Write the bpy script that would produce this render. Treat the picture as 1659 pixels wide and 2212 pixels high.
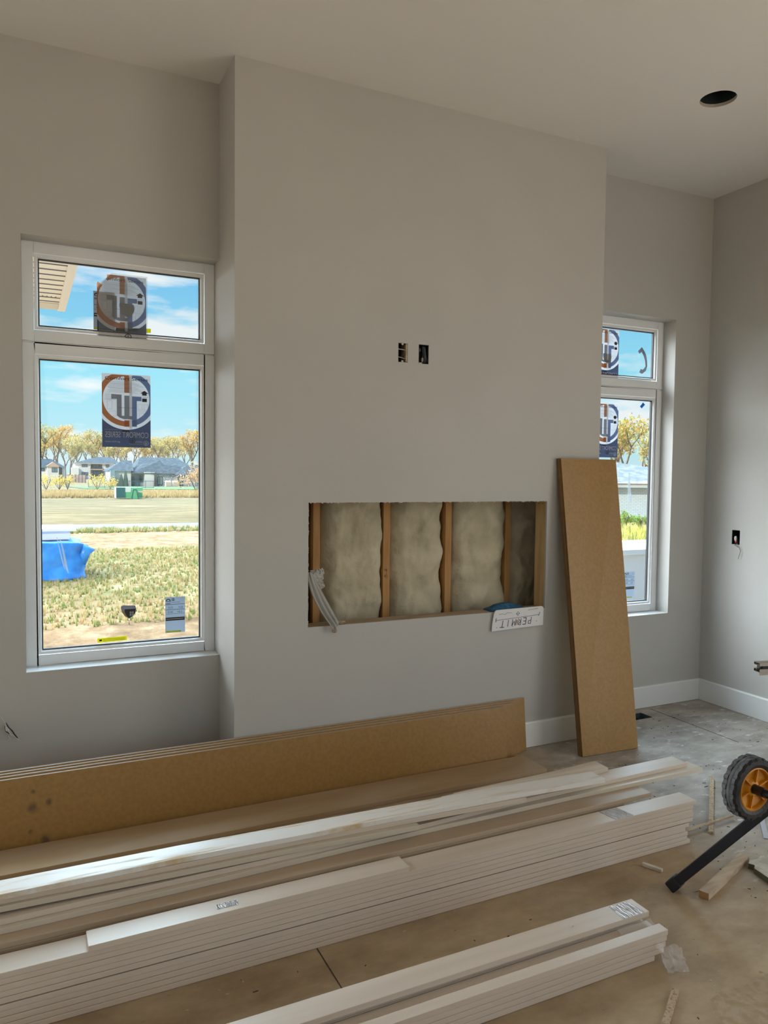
import bpy, math, random
from mathutils import Vector, noise
random.seed(7)
sc = bpy.context.scene
for o in list(bpy.data.objects): bpy.data.objects.remove(o)
col = sc.collection
PI = math.pi

# ------------------------------------------------------------ camera
F, YAW, PITCH, ROLL = 1641.3, .4467, -.0498, .0109
CAM = Vector((0, -3.6906, 1.5084))
_f = Vector((math.sin(YAW)*math.cos(PITCH), math.cos(YAW)*math.cos(PITCH), math.sin(PITCH)))
_r = Vector((math.cos(YAW), -math.sin(YAW), 0)); _u = _r.cross(_f)
AR = _r*math.cos(ROLL) + _u*math.sin(ROLL); AU = -_r*math.sin(ROLL) + _u*math.cos(ROLL)
cam = bpy.data.cameras.new('camera'); camo = bpy.data.objects.new('camera', cam); col.objects.link(camo)
from mathutils import Matrix
M = Matrix.Identity(4)
for i in range(3):
    M[i][0], M[i][1], M[i][2], M[i][3] = AR[i], AU[i], -_f[i], CAM[i]
camo.matrix_world = M
cam.sensor_fit = 'HORIZONTAL'; cam.sensor_width = 36; cam.lens = F*36/1659
cam.clip_start = .05; cam.clip_end = 900
sc.camera = camo
def at(px, py, Y):
    d = _f + AR*((px-829.5)/F) - AU*((py-1106)/F)
    return CAM + d*((Y-CAM.y)/d.y)

# ------------------------------------------------------------ colour management
sc.view_settings.view_transform = 'Standard'; sc.view_settings.look = 'None'
sc.view_settings.gamma = 1; sc.view_settings.use_curve_mapping = False
sc.view_settings.exposure = -0.52
sc.cycles.use_denoising = True
sc.cycles.max_bounces = 10; sc.cycles.diffuse_bounces = 5; sc.cycles.transparent_max_bounces = 16
sc.cycles.sample_clamp_indirect = 6
sc.cycles.caustics_reflective = False; sc.cycles.caustics_refractive = False

# ------------------------------------------------------------ world: day sky with clouds
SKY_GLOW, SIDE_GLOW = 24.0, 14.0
W = bpy.data.worlds.new('World'); sc.world = W; W.use_nodes = True
nt = W.node_tree; nt.nodes.clear(); L = nt.links.new; N = nt.nodes.new
out = N('ShaderNodeOutputWorld'); bg = N('ShaderNodeBackground'); L(bg.outputs[0], out.inputs[0])
tc = N('ShaderNodeTexCoord'); sx = N('ShaderNodeSeparateXYZ'); L(tc.outputs['Generated'], sx.inputs[0])
ramp = N('ShaderNodeValToRGB'); L(sx.outputs['Z'], ramp.inputs[0])
cr = ramp.color_ramp
cr.elements[0].position = 0; cr.elements[0].color = (.62, .88, .93, 1)
cr.elements[1].position = .3; cr.elements[1].color = (.13, .48, .92, 1)
e = cr.elements.new(.12); e.color = (.34, .80, .96, 1)
mp = N('ShaderNodeMapping'); mp.inputs['Scale'].default_value = (1, 1, 3.8); L(tc.outputs['Generated'], mp.inputs[0])
nz = N('ShaderNodeTexNoise'); nz.inputs['Scale'].default_value = 5.2; nz.inputs['Detail'].default_value = 8
nz.inputs['Roughness'].default_value = .55; L(mp.outputs[0], nz.inputs['Vector'])
cr2 = N('ShaderNodeValToRGB'); L(nz.outputs[0], cr2.inputs[0])
cr2.color_ramp.elements[0].position = .49; cr2.color_ramp.elements[0].color = (0, 0, 0, 1)
cr2.color_ramp.elements[1].position = .62; cr2.color_ramp.elements[1].color = (1, 1, 1, 1)
mx = N('ShaderNodeMix'); mx.data_type = 'RGBA'
L(cr2.outputs[0], mx.inputs[0]); L(ramp.outputs[0], mx.inputs[6]); mx.inputs[7].default_value = (.93, .98, 1, 1)
L(mx.outputs[2], bg.inputs[0])
def smooth_range(src, lo, hi, a_, b_):
    m_ = N('ShaderNodeMapRange'); m_.interpolation_type = 'SMOOTHSTEP'; L(src, m_.inputs[0])
    for i_, v_ in enumerate((lo, hi, a_, b_)): m_.inputs[i_+1].default_value = v_
    return m_.outputs[0]
def mul(a_, b_):
    m_ = N('ShaderNodeMath'); m_.operation = 'MULTIPLY'
    for i_, v_ in ((0, a_), (1, b_)):
        if isinstance(v_, (int, float)): m_.inputs[i_].default_value = v_
        else: L(v_, m_.inputs[i_])
    return m_.outputs[0]
# sky brightened above and left of view to light reveals and board tops
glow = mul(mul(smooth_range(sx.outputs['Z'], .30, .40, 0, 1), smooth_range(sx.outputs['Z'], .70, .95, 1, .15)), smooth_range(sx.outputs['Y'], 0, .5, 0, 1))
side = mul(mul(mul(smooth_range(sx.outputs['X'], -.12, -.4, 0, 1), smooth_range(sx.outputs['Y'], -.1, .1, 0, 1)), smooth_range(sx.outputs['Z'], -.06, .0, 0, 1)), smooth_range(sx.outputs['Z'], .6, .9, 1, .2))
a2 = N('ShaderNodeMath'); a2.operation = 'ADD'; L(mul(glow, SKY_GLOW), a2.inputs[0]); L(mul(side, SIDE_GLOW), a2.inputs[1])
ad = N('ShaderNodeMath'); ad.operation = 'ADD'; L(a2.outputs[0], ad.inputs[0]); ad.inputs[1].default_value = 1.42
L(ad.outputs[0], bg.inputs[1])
def tint(fac, colour, src):
    m_ = N('ShaderNodeMix'); m_.data_type = 'RGBA'; L(fac, m_.inputs[0]); L(src, m_.inputs[6]); m_.inputs[7].default_value = (*colour, 1); return m_.outputs[2]
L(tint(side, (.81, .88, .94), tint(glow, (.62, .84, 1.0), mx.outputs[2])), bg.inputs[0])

# ------------------------------------------------------------ sun, daylight at the openings, added fill lamps
def light(name, kind, energy, color, loc, direction, sx_=1, sy_=1):
    l = bpy.data.lights.new(name, kind); l.energy = energy; l.color = color
    if kind == 'AREA': l.shape = 'RECTANGLE'; l.size = sx_; l.size_y = sy_
    else: l.angle = math.radians(.6)
    o = bpy.data.objects.new(name, l); col.objects.link(o); o.location = loc
    o.rotation_euler = Vector(direction).to_track_quat('-Z', 'Y').to_euler()
    return o
light('sun', 'SUN', 4.0, (1, .92, .78), (-20, -20, 30), (.80, .62, -.62))
light('daylight_patio_door', 'AREA', 52, (1, .92, .84), (4.12, -3.35, 1.25), (-1, .1, .08), 2.1, 2.4)
light('daylight_rear_windows', 'AREA', 20, (1, .90, .80), (2.1, -6.1, 2.1), (-.12, 1, -.62), 3.6, 1.6)
light('fill_unseen_left', 'AREA', 18, (.74, .87, 1), (-2.25, -.03, 1.45), (.25, -1, .0), 2.5, 2.0)  # added fill lamp, out of view, for the right wall and board tops
light('fill_unseen_side', 'AREA', 9, (.86, .93, 1), (-5.5, -2.9, 1.75), (1, .06, .0), 2.6, 2.2)  # added fill lamp at the unseen left wall, brightens the right wall

# ------------------------------------------------------------ materials
def new_mat(name):
    m = bpy.data.materials.new(name); m.use_nodes = True
    return m, m.node_tree, m.node_tree.nodes['Principled BSDF']
def mat(name, c, rough=.6, spec=.5, metal=0, c2=None, nscale=5, nstretch=(1, 1, 1), lo=.4, hi=.6, detail=4,
        bump=0, bscale=200, bstretch=(1, 1, 1), trans=0, translucent=0):
    m, t, b = new_mat(name)
    b.inputs['Base Color'].default_value = (*c, 1); b.inputs['Roughness'].default_value = rough
    b.inputs['Specular IOR Level'].default_value = spec; b.inputs['Metallic'].default_value = metal
    tcn = t.nodes.new('ShaderNodeTexCoord')
    if c2:
        mpn = t.nodes.new('ShaderNodeMapping'); mpn.inputs['Scale'].default_value = nstretch
        t.links.new(tcn.outputs['Object'], mpn.inputs[0])
        n = t.nodes.new('ShaderNodeTexNoise'); n.inputs['Scale'].default_value = nscale; n.inputs['Detail'].default_value = detail
        t.links.new(mpn.outputs[0], n.inputs['Vector'])
        r = t.nodes.new('ShaderNodeValToRGB'); t.links.new(n.outputs[0], r.inputs[0])
        r.color_ramp.elements[0].position = lo; r.color_ramp.elements[0].color = (*c, 1)
        r.color_ramp.elements[1].position = hi; r.color_ramp.elements[1].color = (*c2, 1)
        t.links.new(r.outputs[0], b.inputs['Base Color'])
    if bump:
        mpb = t.nodes.new('ShaderNodeMapping'); mpb.inputs['Scale'].default_value = bstretch
        t.links.new(tcn.outputs['Object'], mpb.inputs[0])
        n2 = t.nodes.new('ShaderNodeTexNoise'); n2.inputs['Scale'].default_value = bscale; n2.inputs['Detail'].default_value = 3
        t.links.new(mpb.outputs[0], n2.inputs['Vector'])
        bp_ = t.nodes.new('ShaderNodeBump'); bp_.inputs['Strength'].default_value = bump; bp_.inputs['Distance'].default_value = .01
        t.links.new(n2.outputs[0], bp_.inputs['Height']); t.links.new(bp_.outputs[0], b.inputs['Normal'])
    if trans: b.inputs['Transmission Weight'].default_value = trans
    if translucent:
        tr = t.nodes.new('ShaderNodeBsdfTranslucent'); ms = t.nodes.new('ShaderNodeMixShader')
        ms.inputs[0].default_value = translucent
        src = b.inputs['Base Color'].links[0].from_socket if b.inputs['Base Color'].links else None
        if src: t.links.new(src, tr.inputs[0])
        else: tr.inputs[0].default_value = (*c, 1)
        t.links.new(b.outputs[0], ms.inputs[1]); t.links.new(tr.outputs[0], ms.inputs[2])
        t.links.new(ms.outputs[0], t.nodes['Material Output'].inputs[0])
    return m
PAINT = mat('wall_paint', (.50, .485, .46), .75, .25, c2=(.48, .465, .44), nscale=1.3, bump=.05, bscale=90)
CEIL = mat('ceiling_paint', (.74, .72, .69), .85, .2, bump=.10, bscale=60)
TRIM = mat('trim_paint', (.74, .74, .73), .45, .4)
VINYL = mat('white_vinyl', (.80, .81, .82), .35, .5)
GASKET = mat('black_gasket', (.03, .03, .035), .6)
PRIMED = mat('primed_board', (.645, .555, .455), .38, .5, c2=(.565, .475, .385), nscale=3.5, nstretch=(.35, 6, 6), lo=.35, hi=.7, bump=.03, bscale=120)
KRAFT = mat('tan_primed_board', (.50, .385, .265), .42, .4, c2=(.43, .325, .22), nscale=3.5, nstretch=(.35, 6, 6), bump=.03, bscale=120)
PRIMEDW = mat('primed_board_white', (.68, .61, .51), .32, .5, c2=(.56, .49, .39), nscale=3, nstretch=(.3, 5, 5), bump=.02, bscale=100)
def dusty_primed():
    m = mat('primed_board_sawdust', (.74, .71, .66), .36, .35)
    t = m.node_tree; b = t.nodes['Principled BSDF']
    tcn = t.nodes.new('ShaderNodeTexCoord')
    mpn = t.nodes.new('ShaderNodeMapping'); mpn.inputs['Scale'].default_value = (1.2, 14, 1)
    t.links.new(tcn.outputs['Object'], mpn.inputs[0])
    n = t.nodes.new('ShaderNodeTexNoise'); n.inputs['Scale'].default_value = 1.9; n.inputs['Detail'].default_value = 9; n.inputs['Roughness'].default_value = .7
    t.links.new(mpn.outputs[0], n.inputs['Vector'])
    r = t.nodes.new('ShaderNodeValToRGB'); t.links.new(n.outputs[0], r.inputs[0])
    r.color_ramp.elements[0].position = .53; r.color_ramp.elements[0].color = (.74, .71, .66, 1)
    r.color_ramp.elements[1].position = .66; r.color_ramp.elements[1].color = (.56, .42, .24, 1)
    t.links.new(r.outputs[0], b.inputs['Base Color'])
    r2 = t.nodes.new('ShaderNodeValToRGB'); t.links.new(n.outputs[0], r2.inputs[0])
    r2.color_ramp.elements[0].position = .5; r2.color_ramp.elements[0].color = (.38,)*3 + (1,)
    r2.color_ramp.elements[1].position = .62; r2.color_ramp.elements[1].color = (.8,)*3 + (1,)
    t.links.new(r2.outputs[0], b.inputs['Roughness'])
    return m
DUSTY = dusty_primed()
RAWMDF = mat('raw_mdf', (.34, .19, .055), .38, .4, c2=(.30, .165, .046), nscale=60, bump=.02, bscale=300)
MDFEDGE = mat('raw_mdf_edge', (.17, .095, .035), .8, .2, c2=(.21, .12, .05), nscale=90, nstretch=(1, 1, .2))
MDFPALE = mat('raw_mdf_pale_edge', (.50, .42, .36), .6, .3)
STUD = mat('pine_stud', (.50, .27, .10), .7, .3, c2=(.40, .20, .07), nscale=5, nstretch=(6, 6, .6), bump=.05, bscale=60, bstretch=(1, 1, .1))
STUDP = mat('pale_pine', (.58, .40, .20), .7, .3, c2=(.48, .32, .15), nscale=5, nstretch=(6, 6, .6))
SILLW = mat('sawn_pine_end', (.46, .36, .25), .75, .3, c2=(.36, .26, .17), nscale=8, nstretch=(.6, 5, 5))
BATT = mat('insulation', (.64, .565, .41), .95, .1, c2=(.44, .385, .27), nscale=6, detail=9, lo=.35, hi=.68, bump=.6, bscale=28)
DARKB = mat('black_plastic', (.012, .013, .016), .5)
RUBBER = mat('black_rubber', (.010, .010, .011), .55, .4, bump=.2, bscale=90)
GREYR = mat('worn_grey_rubber', (.15, .155, .165), .6, .4, c2=(.08, .08, .085), nscale=14, bump=.2, bscale=60)
ORANGE = mat('orange_plastic', (.66, .27, .01), .42, .5, c2=(.52, .19, .005), nscale=12)
BLACKM = mat('black_painted_steel', (.01, .012, .018), .25, .5)
ALU = mat('aluminium', (.42, .38, .34), .4, .5, metal=.8)
WIREW = mat('white_wire', (.6, .58, .55), .4)
WIREC = mat('copper_grey_wire', (.09, .10, .12), .4, metal=.3)
REDP = mat('red_plastic', (.6, .03, .03), .4)
BLUEC = mat('blue_cloth', (.05, .16, .28), .8, .2, c2=(.03, .09, .17), nscale=30)
BAGW = mat('white_bag', (.52, .50, .47), .35, .5, translucent=.25)
BOARDW = mat('white_panel', (.70, .69, .70), .5, .4)
INK = mat('blue_black_ink', (.03, .03, .09), .6)
CHIP = mat('chipboard', (.46, .36, .25), .85, .2, c2=(.22, .13, .07), nscale=110, lo=.5, hi=.68)
PLY = mat('splintered_wood', (.52, .40, .28), .85, .2, c2=(.30, .20, .12), nscale=12, nstretch=(1, 6, 6))
MOSS = mat('mossy_edge', (.09, .085, .045), .9)
DUCT = mat('galvanised_duct', (.10, .14, .16), .4, .5, metal=.5)
def film(name, tint, amt, bumps, scale):
    m, t, b = new_mat(name)
    b.inputs['Base Color'].default_value = (*tint, 1); b.inputs['Roughness'].default_value = .12
    b.inputs['Specular IOR Level'].default_value = 1.0
    tr = t.nodes.new('ShaderNodeBsdfTransparent'); ms = t.nodes.new('ShaderNodeMixShader'); ms.inputs[0].default_value = amt
    t.links.new(tr.outputs[0], ms.inputs[1]); t.links.new(b.outputs[0], ms.inputs[2])
    t.links.new(ms.outputs[0], t.nodes['Material Output'].inputs[0])
    tcn = t.nodes.new('ShaderNodeTexCoord'); mpn = t.nodes.new('ShaderNodeMapping'); mpn.inputs['Scale'].default_value = (1, .35, 1)
    t.links.new(tcn.outputs['Object'], mpn.inputs[0])
    n = t.nodes.new('ShaderNodeTexNoise'); n.inputs['Scale'].default_value = scale; n.inputs['Detail'].default_value = 4
    t.links.new(mpn.outputs[0], n.inputs['Vector'])
    bp_ = t.nodes.new('ShaderNodeBump'); bp_.inputs['Strength'].default_value = bumps; bp_.inputs['Distance'].default_value = .04
    t.links.new(n.outputs[0], bp_.inputs['Height']); t.links.new(bp_.outputs[0], b.inputs['Normal'])
    return m
TAPE = film('clear_tape', (.90, .93, .97), .80, 1.0, 75); TAPE.node_tree.nodes['Principled BSDF'].inputs['Metallic'].default_value = .55; TAPE.node_tree.nodes['Principled BSDF'].inputs['Roughness'].default_value = .2
SHRINK = film('shrink_wrap', (.8, .8, .8), .22, .7, 17)
def glass_mat():
    m, t, b = new_mat('window_glass')
    g = t.nodes.new('ShaderNodeBsdfGlossy'); g.inputs['Roughness'].default_value = .02; g.inputs[0].default_value = (1, 1, 1, 1)
    tr = t.nodes.new('ShaderNodeBsdfTransparent'); tr.inputs[0].default_value = (.97, .985, .985, 1)
    lw = t.nodes.new('ShaderNodeLayerWeight'); pw = t.nodes.new('ShaderNodeMath'); pw.operation = 'POWER'; pw.inputs[1].default_value = 5
    lw.inputs[0].default_value = .5; t.links.new(lw.outputs['Facing'], pw.inputs[0])
    ma = t.nodes.new('ShaderNodeMath'); ma.operation = 'MULTIPLY_ADD'; ma.inputs[1].default_value = .7; ma.inputs[2].default_value = .03; t.links.new(pw.outputs[0], ma.inputs[0])
    ms = t.nodes.new('ShaderNodeMixShader')
    t.links.new(ma.outputs[0], ms.inputs[0]); t.links.new(tr.outputs[0], ms.inputs[1]); t.links.new(g.outputs[0], ms.inputs[2])
    t.links.new(ms.outputs[0], t.nodes['Material Output'].inputs[0])
    return m
GLASS = glass_mat()

def floor_mat():
    m, t, b = new_mat('dusty_subfloor'); nn = t.nodes.new; lk = t.links.new
    tcn = nn('ShaderNodeTexCoord')
    def noise_(scale, detail=5, stretch=(1, 1, 1), rough=.5):
        mpn = nn('ShaderNodeMapping'); mpn.inputs['Scale'].default_value = stretch; lk(tcn.outputs['Object'], mpn.inputs[0])
        n = nn('ShaderNodeTexNoise'); n.inputs['Scale'].default_value = scale; n.inputs['Detail'].default_value = detail
        n.inputs['Roughness'].default_value = rough; lk(mpn.outputs[0], n.inputs['Vector']); return n.outputs[0]
    def ramp_(src, a, b_, ca=(0, 0, 0), cb=(1, 1, 1)):
        r = nn('ShaderNodeValToRGB'); lk(src, r.inputs[0])
        r.color_ramp.elements[0].position = a; r.color_ramp.elements[0].color = (*ca, 1)
        r.color_ramp.elements[1].position = b_; r.color_ramp.elements[1].color = (*cb, 1); return r.outputs[0]
    def mix_(f, a, b_):
        x = nn('ShaderNodeMix'); x.data_type = 'RGBA'
        lk(f, x.inputs[0])
        for s, v in ((6, a), (7, b_)):
            if isinstance(v, tuple): x.inputs[s].default_value = (*v, 1)
            else: lk(v, x.inputs[s])
        return x.outputs[2]
    base = ramp_(noise_(2.3, 9, (1, 1.7, 1), .68), .34, .68, (.255, .175, .095), (.47, .36, .225))
    # drywall mud and paint overspray ground into the boards near the corner
    s = nn('ShaderNodeSeparateXYZ'); lk(tcn.outputs['Object'], s.inputs[0])
    mrx = nn('ShaderNodeMapRange'); lk(s.outputs['X'], mrx.inputs[0])
    mrx.inputs[1].default_value = 2.2; mrx.inputs[2].default_value = 3.1; mrx.inputs[3].default_value = 0; mrx.inputs[4].default_value = 1
    mry = nn('ShaderNodeMapRange'); lk(s.outputs['Y'], mry.inputs[0])
    mry.inputs[1].default_value = -2.1; mry.inputs[2].default_value = -1.3; mry.inputs[3].default_value = 0; mry.inputs[4].default_value = 1
    mm = nn('ShaderNodeMath'); mm.operation = 'MULTIPLY'; lk(mrx.outputs[0], mm.inputs[0]); lk(mry.outputs[0], mm.inputs[1])
    mask = nn('ShaderNodeMath'); mask.operation = 'MULTIPLY_ADD'; lk(noise_(2.2, 6), mask.inputs[0]); mask.inputs[1].default_value = .9
    lk(mm.outputs[0], mask.inputs[2])
    mk = ramp_(mask.outputs[0], .55, 1.25)
    grey = ramp_(noise_(5, 8, (1, 1.8, 1), .62), .35, .66, (.26, .225, .188), (.44, .395, .345))
    c = mix_(mk, base, grey)
    sp = ramp_(noise_(11, 7, (1, 2.0, 1), .6), .60, .67)
    mm2 = nn('ShaderNodeMath'); mm2.operation = 'MULTIPLY'; lk(sp, mm2.inputs[0]); lk(mk, mm2.inputs[1])
    c = mix_(mm2.outputs[0], c, (.58, .55, .51))
    sp2 = ramp_(noise_(5.5, 9, (1, 2.2, 1), .75), .63, .68)
    mm4 = nn('ShaderNodeMath'); mm4.operation = 'MULTIPLY'; lk(sp2, mm4.inputs[0]); mm4.inputs[1].default_value = .35
    c = mix_(mm4.outputs[0], c, (.47, .40, .31))
    dk = ramp_(noise_(26, 6, (1, 2.4, 1), .6), .70, .73)
    mm3 = nn('ShaderNodeMath'); mm3.operation = 'MULTIPLY'; lk(dk, mm3.inputs[0]); mm3.inputs[1].default_value = .75
    c = mix_(mm3.outputs[0], c, (.07, .05, .035))
    lk(c, b.inputs['Base Color'])
    b.inputs['Roughness'].default_value = .62; b.inputs['Specular IOR Level'].default_value = .35
    bb = nn('ShaderNodeBump'); bb.inputs['Strength'].default_value = .12; bb.inputs['Distance'].default_value = .01
    lk(noise_(38, 6, (1, 1.6, 1), .65), bb.inputs['Height']); lk(bb.outputs[0], b.inputs['Normal'])
    return m
FLOOR = floor_mat()

# ------------------------------------------------------------ mesh helpers
class MB:
    def __init__(s): s.v = []; s.f = []; s.m = []
    def add(s, v, f, mi=0):
        n = len(s.v); s.v += [tuple(p) for p in v]; s.f += [tuple(i+n for i in q) for q in f]; s.m += [mi]*len(f); return s
    def box(s, x0, x1, y0, y1, z0, z1, mi=0):
        v = [(x, y, z) for z in (z0, z1) for y in (y0, y1) for x in (x0, x1)]
        return s.add(v, [(0, 2, 3, 1), (4, 5, 7, 6), (0, 1, 5, 4), (2, 6, 7, 3), (0, 4, 6, 2), (1, 3, 7, 5)], mi)
    def obox(s, c, ax, ay, az, mi=0):       # centre and half vectors
        c, ax, ay, az = map(Vector, (c, ax, ay, az))
        v = [c+ax*i+ay*j+az*k for k in (-1, 1) for j in (-1, 1) for i in (-1, 1)]
        return s.add(v, [(0, 2, 3, 1), (4, 5, 7, 6), (0, 1, 5, 4), (2, 6, 7, 3), (0, 4, 6, 2), (1, 3, 7, 5)], mi)
    def tube(s, pts, r, n=10, mi=0, cap=True):
        pts = [Vector(p) for p in pts]; rings = []
        rr = r if isinstance(r, (list, tuple)) else [r]*len(pts)
        up = Vector((0, 0, 1)); prev = None
        for i, p in enumerate(pts):
            d = (pts[min(i+1, len(pts)-1)]-pts[max(i-1, 0)]).normalized()
            if prev is None:
                a = d.cross(up if abs(d.z) < .9 else Vector((1, 0, 0))).normalized()
            else: a = (prev - d*prev.dot(d)).normalized()
            prev = a; b = d.cross(a)
            rings.append([p+(a*math.cos(t*2*PI/n)+b*math.sin(t*2*PI/n))*rr[i] for t in range(n)])
        v = [q for g in rings for q in g]; f = []
        for i in range(len(pts)-1):
            for t in range(n): f.append((i*n+t, i*n+(t+1) % n, (i+1)*n+(t+1) % n, (i+1)*n+t))
        if cap: f.append(tuple(range(n-1, -1, -1))); f.append(tuple((len(pts)-1)*n+t for t in range(n)))
        return s.add(v, f, mi)
    def prism(s, poly, o, ux, uy, nrm, mi=0, side=None):   # poly (u,v), extruded from o along nrm
        o, ux, uy, nrm = map(Vector, (o, ux, uy, nrm)); n = len(poly)
        a = [o+ux*p[0]+uy*p[1] for p in poly]; b = [q+nrm for q in a]
        s.add(a+b, [tuple(range(n)), tuple(range(2*n-1, n-1, -1))], mi)
        return s.add(a+b, [(i, i+n, (i+1) % n+n, (i+1) % n) for i in range(n)], mi if side is None else side)
    def board(s, line, z, w, t, mi=0, dz=None, edge=None):    # line = near top edge points (x, y); width goes away from the camera
        v = []; n = len(line)
        for k, (x, y) in enumerate(line):
            zz = z + (dz[k] if dz else 0)
            v += [(x, y, zz), (x, y+w, zz), (x, y+w, zz-t), (x, y, zz-t)]
        f = []; side = []
        for k in range(n-1):
            a = 4*k; b = a+4
            f += [(a, b, b+1, a+1), (a+3, a+2, b+2, b+3)]
            side += [(a, a+3, b+3, b), (a+1, b+1, b+2, a+2)]
        side += [(0, 1, 2, 3), (4*n-4, 4*n-1, 4*n-2, 4*n-3)]
        s.add(v, f, mi); nv = len(s.v)-len(v)
        s.f += [tuple(i+nv for i in q) for q in side]; s.m += [mi if edge is None else edge]*len(side)
        return s
    def build(s, name, mats, parent=None, bevel=0, smooth=False, recentre=True, seg=2):
        v = [Vector(p) for p in s.v]
        if parent is not None: off = Vector(parent['_loc'])
        elif recentre:
            xs = [p.x for p in v]; ys = [p.y for p in v]; zs = [p.z for p in v]
            off = Vector(((min(xs)+max(xs))/2, (min(ys)+max(ys))/2, min(zs)))
        else: off = Vector((0, 0, 0))
        me = bpy.data.meshes.new(name)
        me.from_pydata([p-off for p in v], [], s.f)
        for m in (mats if isinstance(mats, (list, tuple)) else [mats]): me.materials.append(m)
        for p, i in zip(me.polygons, s.m): p.material_index = i; p.use_smooth = smooth
        import bmesh
        bm = bmesh.new(); bm.from_mesh(me)
        bmesh.ops.remove_doubles(bm, verts=bm.verts, dist=1e-6)
        bmesh.ops.recalc_face_normals(bm, faces=bm.faces); bm.to_mesh(me); bm.free()
        o = bpy.data.objects.new(name, me); col.objects.link(o)
        if parent is not None: o.parent = parent; o['_loc'] = tuple(off)
        else: o.location = off; o['_loc'] = tuple(off)
        if bevel:
            b = o.modifiers.new('bevel', 'BEVEL'); b.width = bevel; b.segments = seg; b.limit_method = 'ANGLE'; b.angle_limit = .6
        return o
def tag(o, label=None, cat=None, group=None, kind=None):
    if label: o['label'] = label
    if cat: o['category'] = cat
    if group: o['group'] = group
    if kind: o['kind'] = kind
    return o
def empty(name, loc, label=None, cat=None, group=None, kind=None):
    o = bpy.data.objects.new(name, None); o.location = loc; o.empty_display_size = .05
    col.objects.link(o); o['_loc'] = tuple(loc)
    return tag(o, label, cat, group, kind)
def slab(axis, u, v, w, holes=(), mi=0, mb=None):
    """solid slab: axis of thickness 'x','y','z'; u, v ranges of the other two axes (in order), w thickness range; holes=(u0,u1,v0,v1)"""
    us = sorted({*u, *[h[i] for h in holes for i in (0, 1)]}); vs = sorted({*v, *[h[i] for h in holes for i in (2, 3)]})
    us = [a for a in us if u[0] <= a <= u[1]]; vs = [a for a in vs if v[0] <= a <= v[1]]
    def P(a, b, c): return {'x': (c, a, b), 'y': (a, c, b), 'z': (a, b, c)}[axis]
    solid = lambda i, j: 0 <= i < len(us)-1 and 0 <= j < len(vs)-1 and not any(
        h[0]-1e-9 <= us[i] and us[i+1] <= h[1]+1e-9 and h[2]-1e-9 <= vs[j] and vs[j+1] <= h[3]+1e-9 for h in holes)
    mb = mb or MB()
    for i in range(len(us)-1):
        for j in range(len(vs)-1):
            if not solid(i, j): continue
            a, b, c, d = us[i], us[i+1], vs[j], vs[j+1]
            for k in w: mb.add([P(a, c, k), P(b, c, k), P(b, d, k), P(a, d, k)], [(0, 1, 2, 3)], mi)
            for (ii, jj, e0, e1) in ((i-1, j, (a, c), (a, d)), (i+1, j, (b, c), (b, d)), (i, j-1, (a, c), (b, c)), (i, j+1, (a, d), (b, d))):
                if not solid(ii, jj):
                    mb.add([P(*e0, w[0]), P(*e1, w[0]), P(*e1, w[1]), P(*e0, w[1])], [(0, 1, 2, 3)], mi)
    return mb
def text_geo(body, w, h, mirror=False):
    """letters as flat polygons fitted into a w x h box -> verts (u,v), faces"""
    cu = bpy.data.curves.new('t', 'FONT'); cu.body = body; cu.fill_mode = 'FRONT'
    ob = bpy.data.objects.new('t', cu); col.objects.link(ob)
    dg = bpy.context.evaluated_depsgraph_get(); dg.update()
    me = bpy.data.meshes.new_from_object(ob.evaluated_get(dg))
    vs = [(p.co.x, p.co.y) for p in me.vertices]; fs = [tuple(p.vertices) for p in me.polygons]
    bpy.data.objects.remove(ob); bpy.data.curves.remove(cu); bpy.data.meshes.remove(me)
    x0 = min(p[0] for p in vs); x1 = max(p[0] for p in vs); y0 = min(p[1] for p in vs); y1 = max(p[1] for p in vs)
    o = [((p[0]-x0)/(x1-x0)*w, (p[1]-y0)/(y1-y0)*h) for p in vs]
    if mirror: o = [(w-a, b) for a, b in o]
    return o, fs

# ============================================================ THE ROOM
H = 3.35; XR = 4.164; XL = -5.6; YR = -6.3
XC0, XC1, YC = .877, 2.994, -.286           # chimney breast
WZ0, WZ1 = .610, 2.5305; WX = ((.0138, .877), (2.994, 3.86), (-3.55, -.95))
st = dict(kind='structure')
def structure(mb, name, m, **k):
    o = mb.build(name, m, recentre=False, **k); o['kind'] = 'structure'; return o
structure(slab('z', (XL-.3, XR+.2), (YR-.2, .2), (-.25, 0), [(3.32, 3.572, -.18, -.077)]), 'floor', FLOOR)
# floor joints between the sheets
j = MB(); j.box(.832, .8355, -2.35, -1.40, .0002, .0012); j.box(3.683, 3.6865, -.72, -.05, .0002, .0012)
j.obox((2.9, -2.5, .0007), (1.1, 0, 0), (0, .0014, 0), (0, 0, .0005))
structure(j, 'trim_1', mat('dark_joint', (.05, .035, .025), .9))
wb = slab('y', (XL-.2, XR+.2), (-.25, H+.2), (0, .2), [(*WX[0], WZ0, WZ1), (XC0, XC1, -.25, H+.2), (*WX[1], WZ0, WZ1), (*WX[2], .4, WZ1), (-.172, -.120, .40, .495)])
structure(wb, 'wall_back', PAINT)
BR = [(1.700, 1.752, 2.066, 2.160), (1.815, 1.872, 2.066, 2.162)]
NX0, NX1, NZ0, NZ1 = 1.2335, 2.632, .771, 1.369
wc = slab('y', (XC0, XC1), (0, H), (YC, YC+.013), [(NX0, NX1, NZ0, NZ1)] + BR)
wc.box(XC0, XC0+.013, YC+.013, .104, 0, H); wc.box(XC1-.013, XC1, YC+.013, .104, 0, H)
wc.box(XC0, XC0+.013, .104, .2, 0, H); wc.box(XC1-.013, XC1, .104, .2, 0, H)
structure(wc, 'wall_chimney', PAINT)
sh = MB(); sh.box(XC0+.013, XC1-.013, .142, .2, 0, H)
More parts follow.
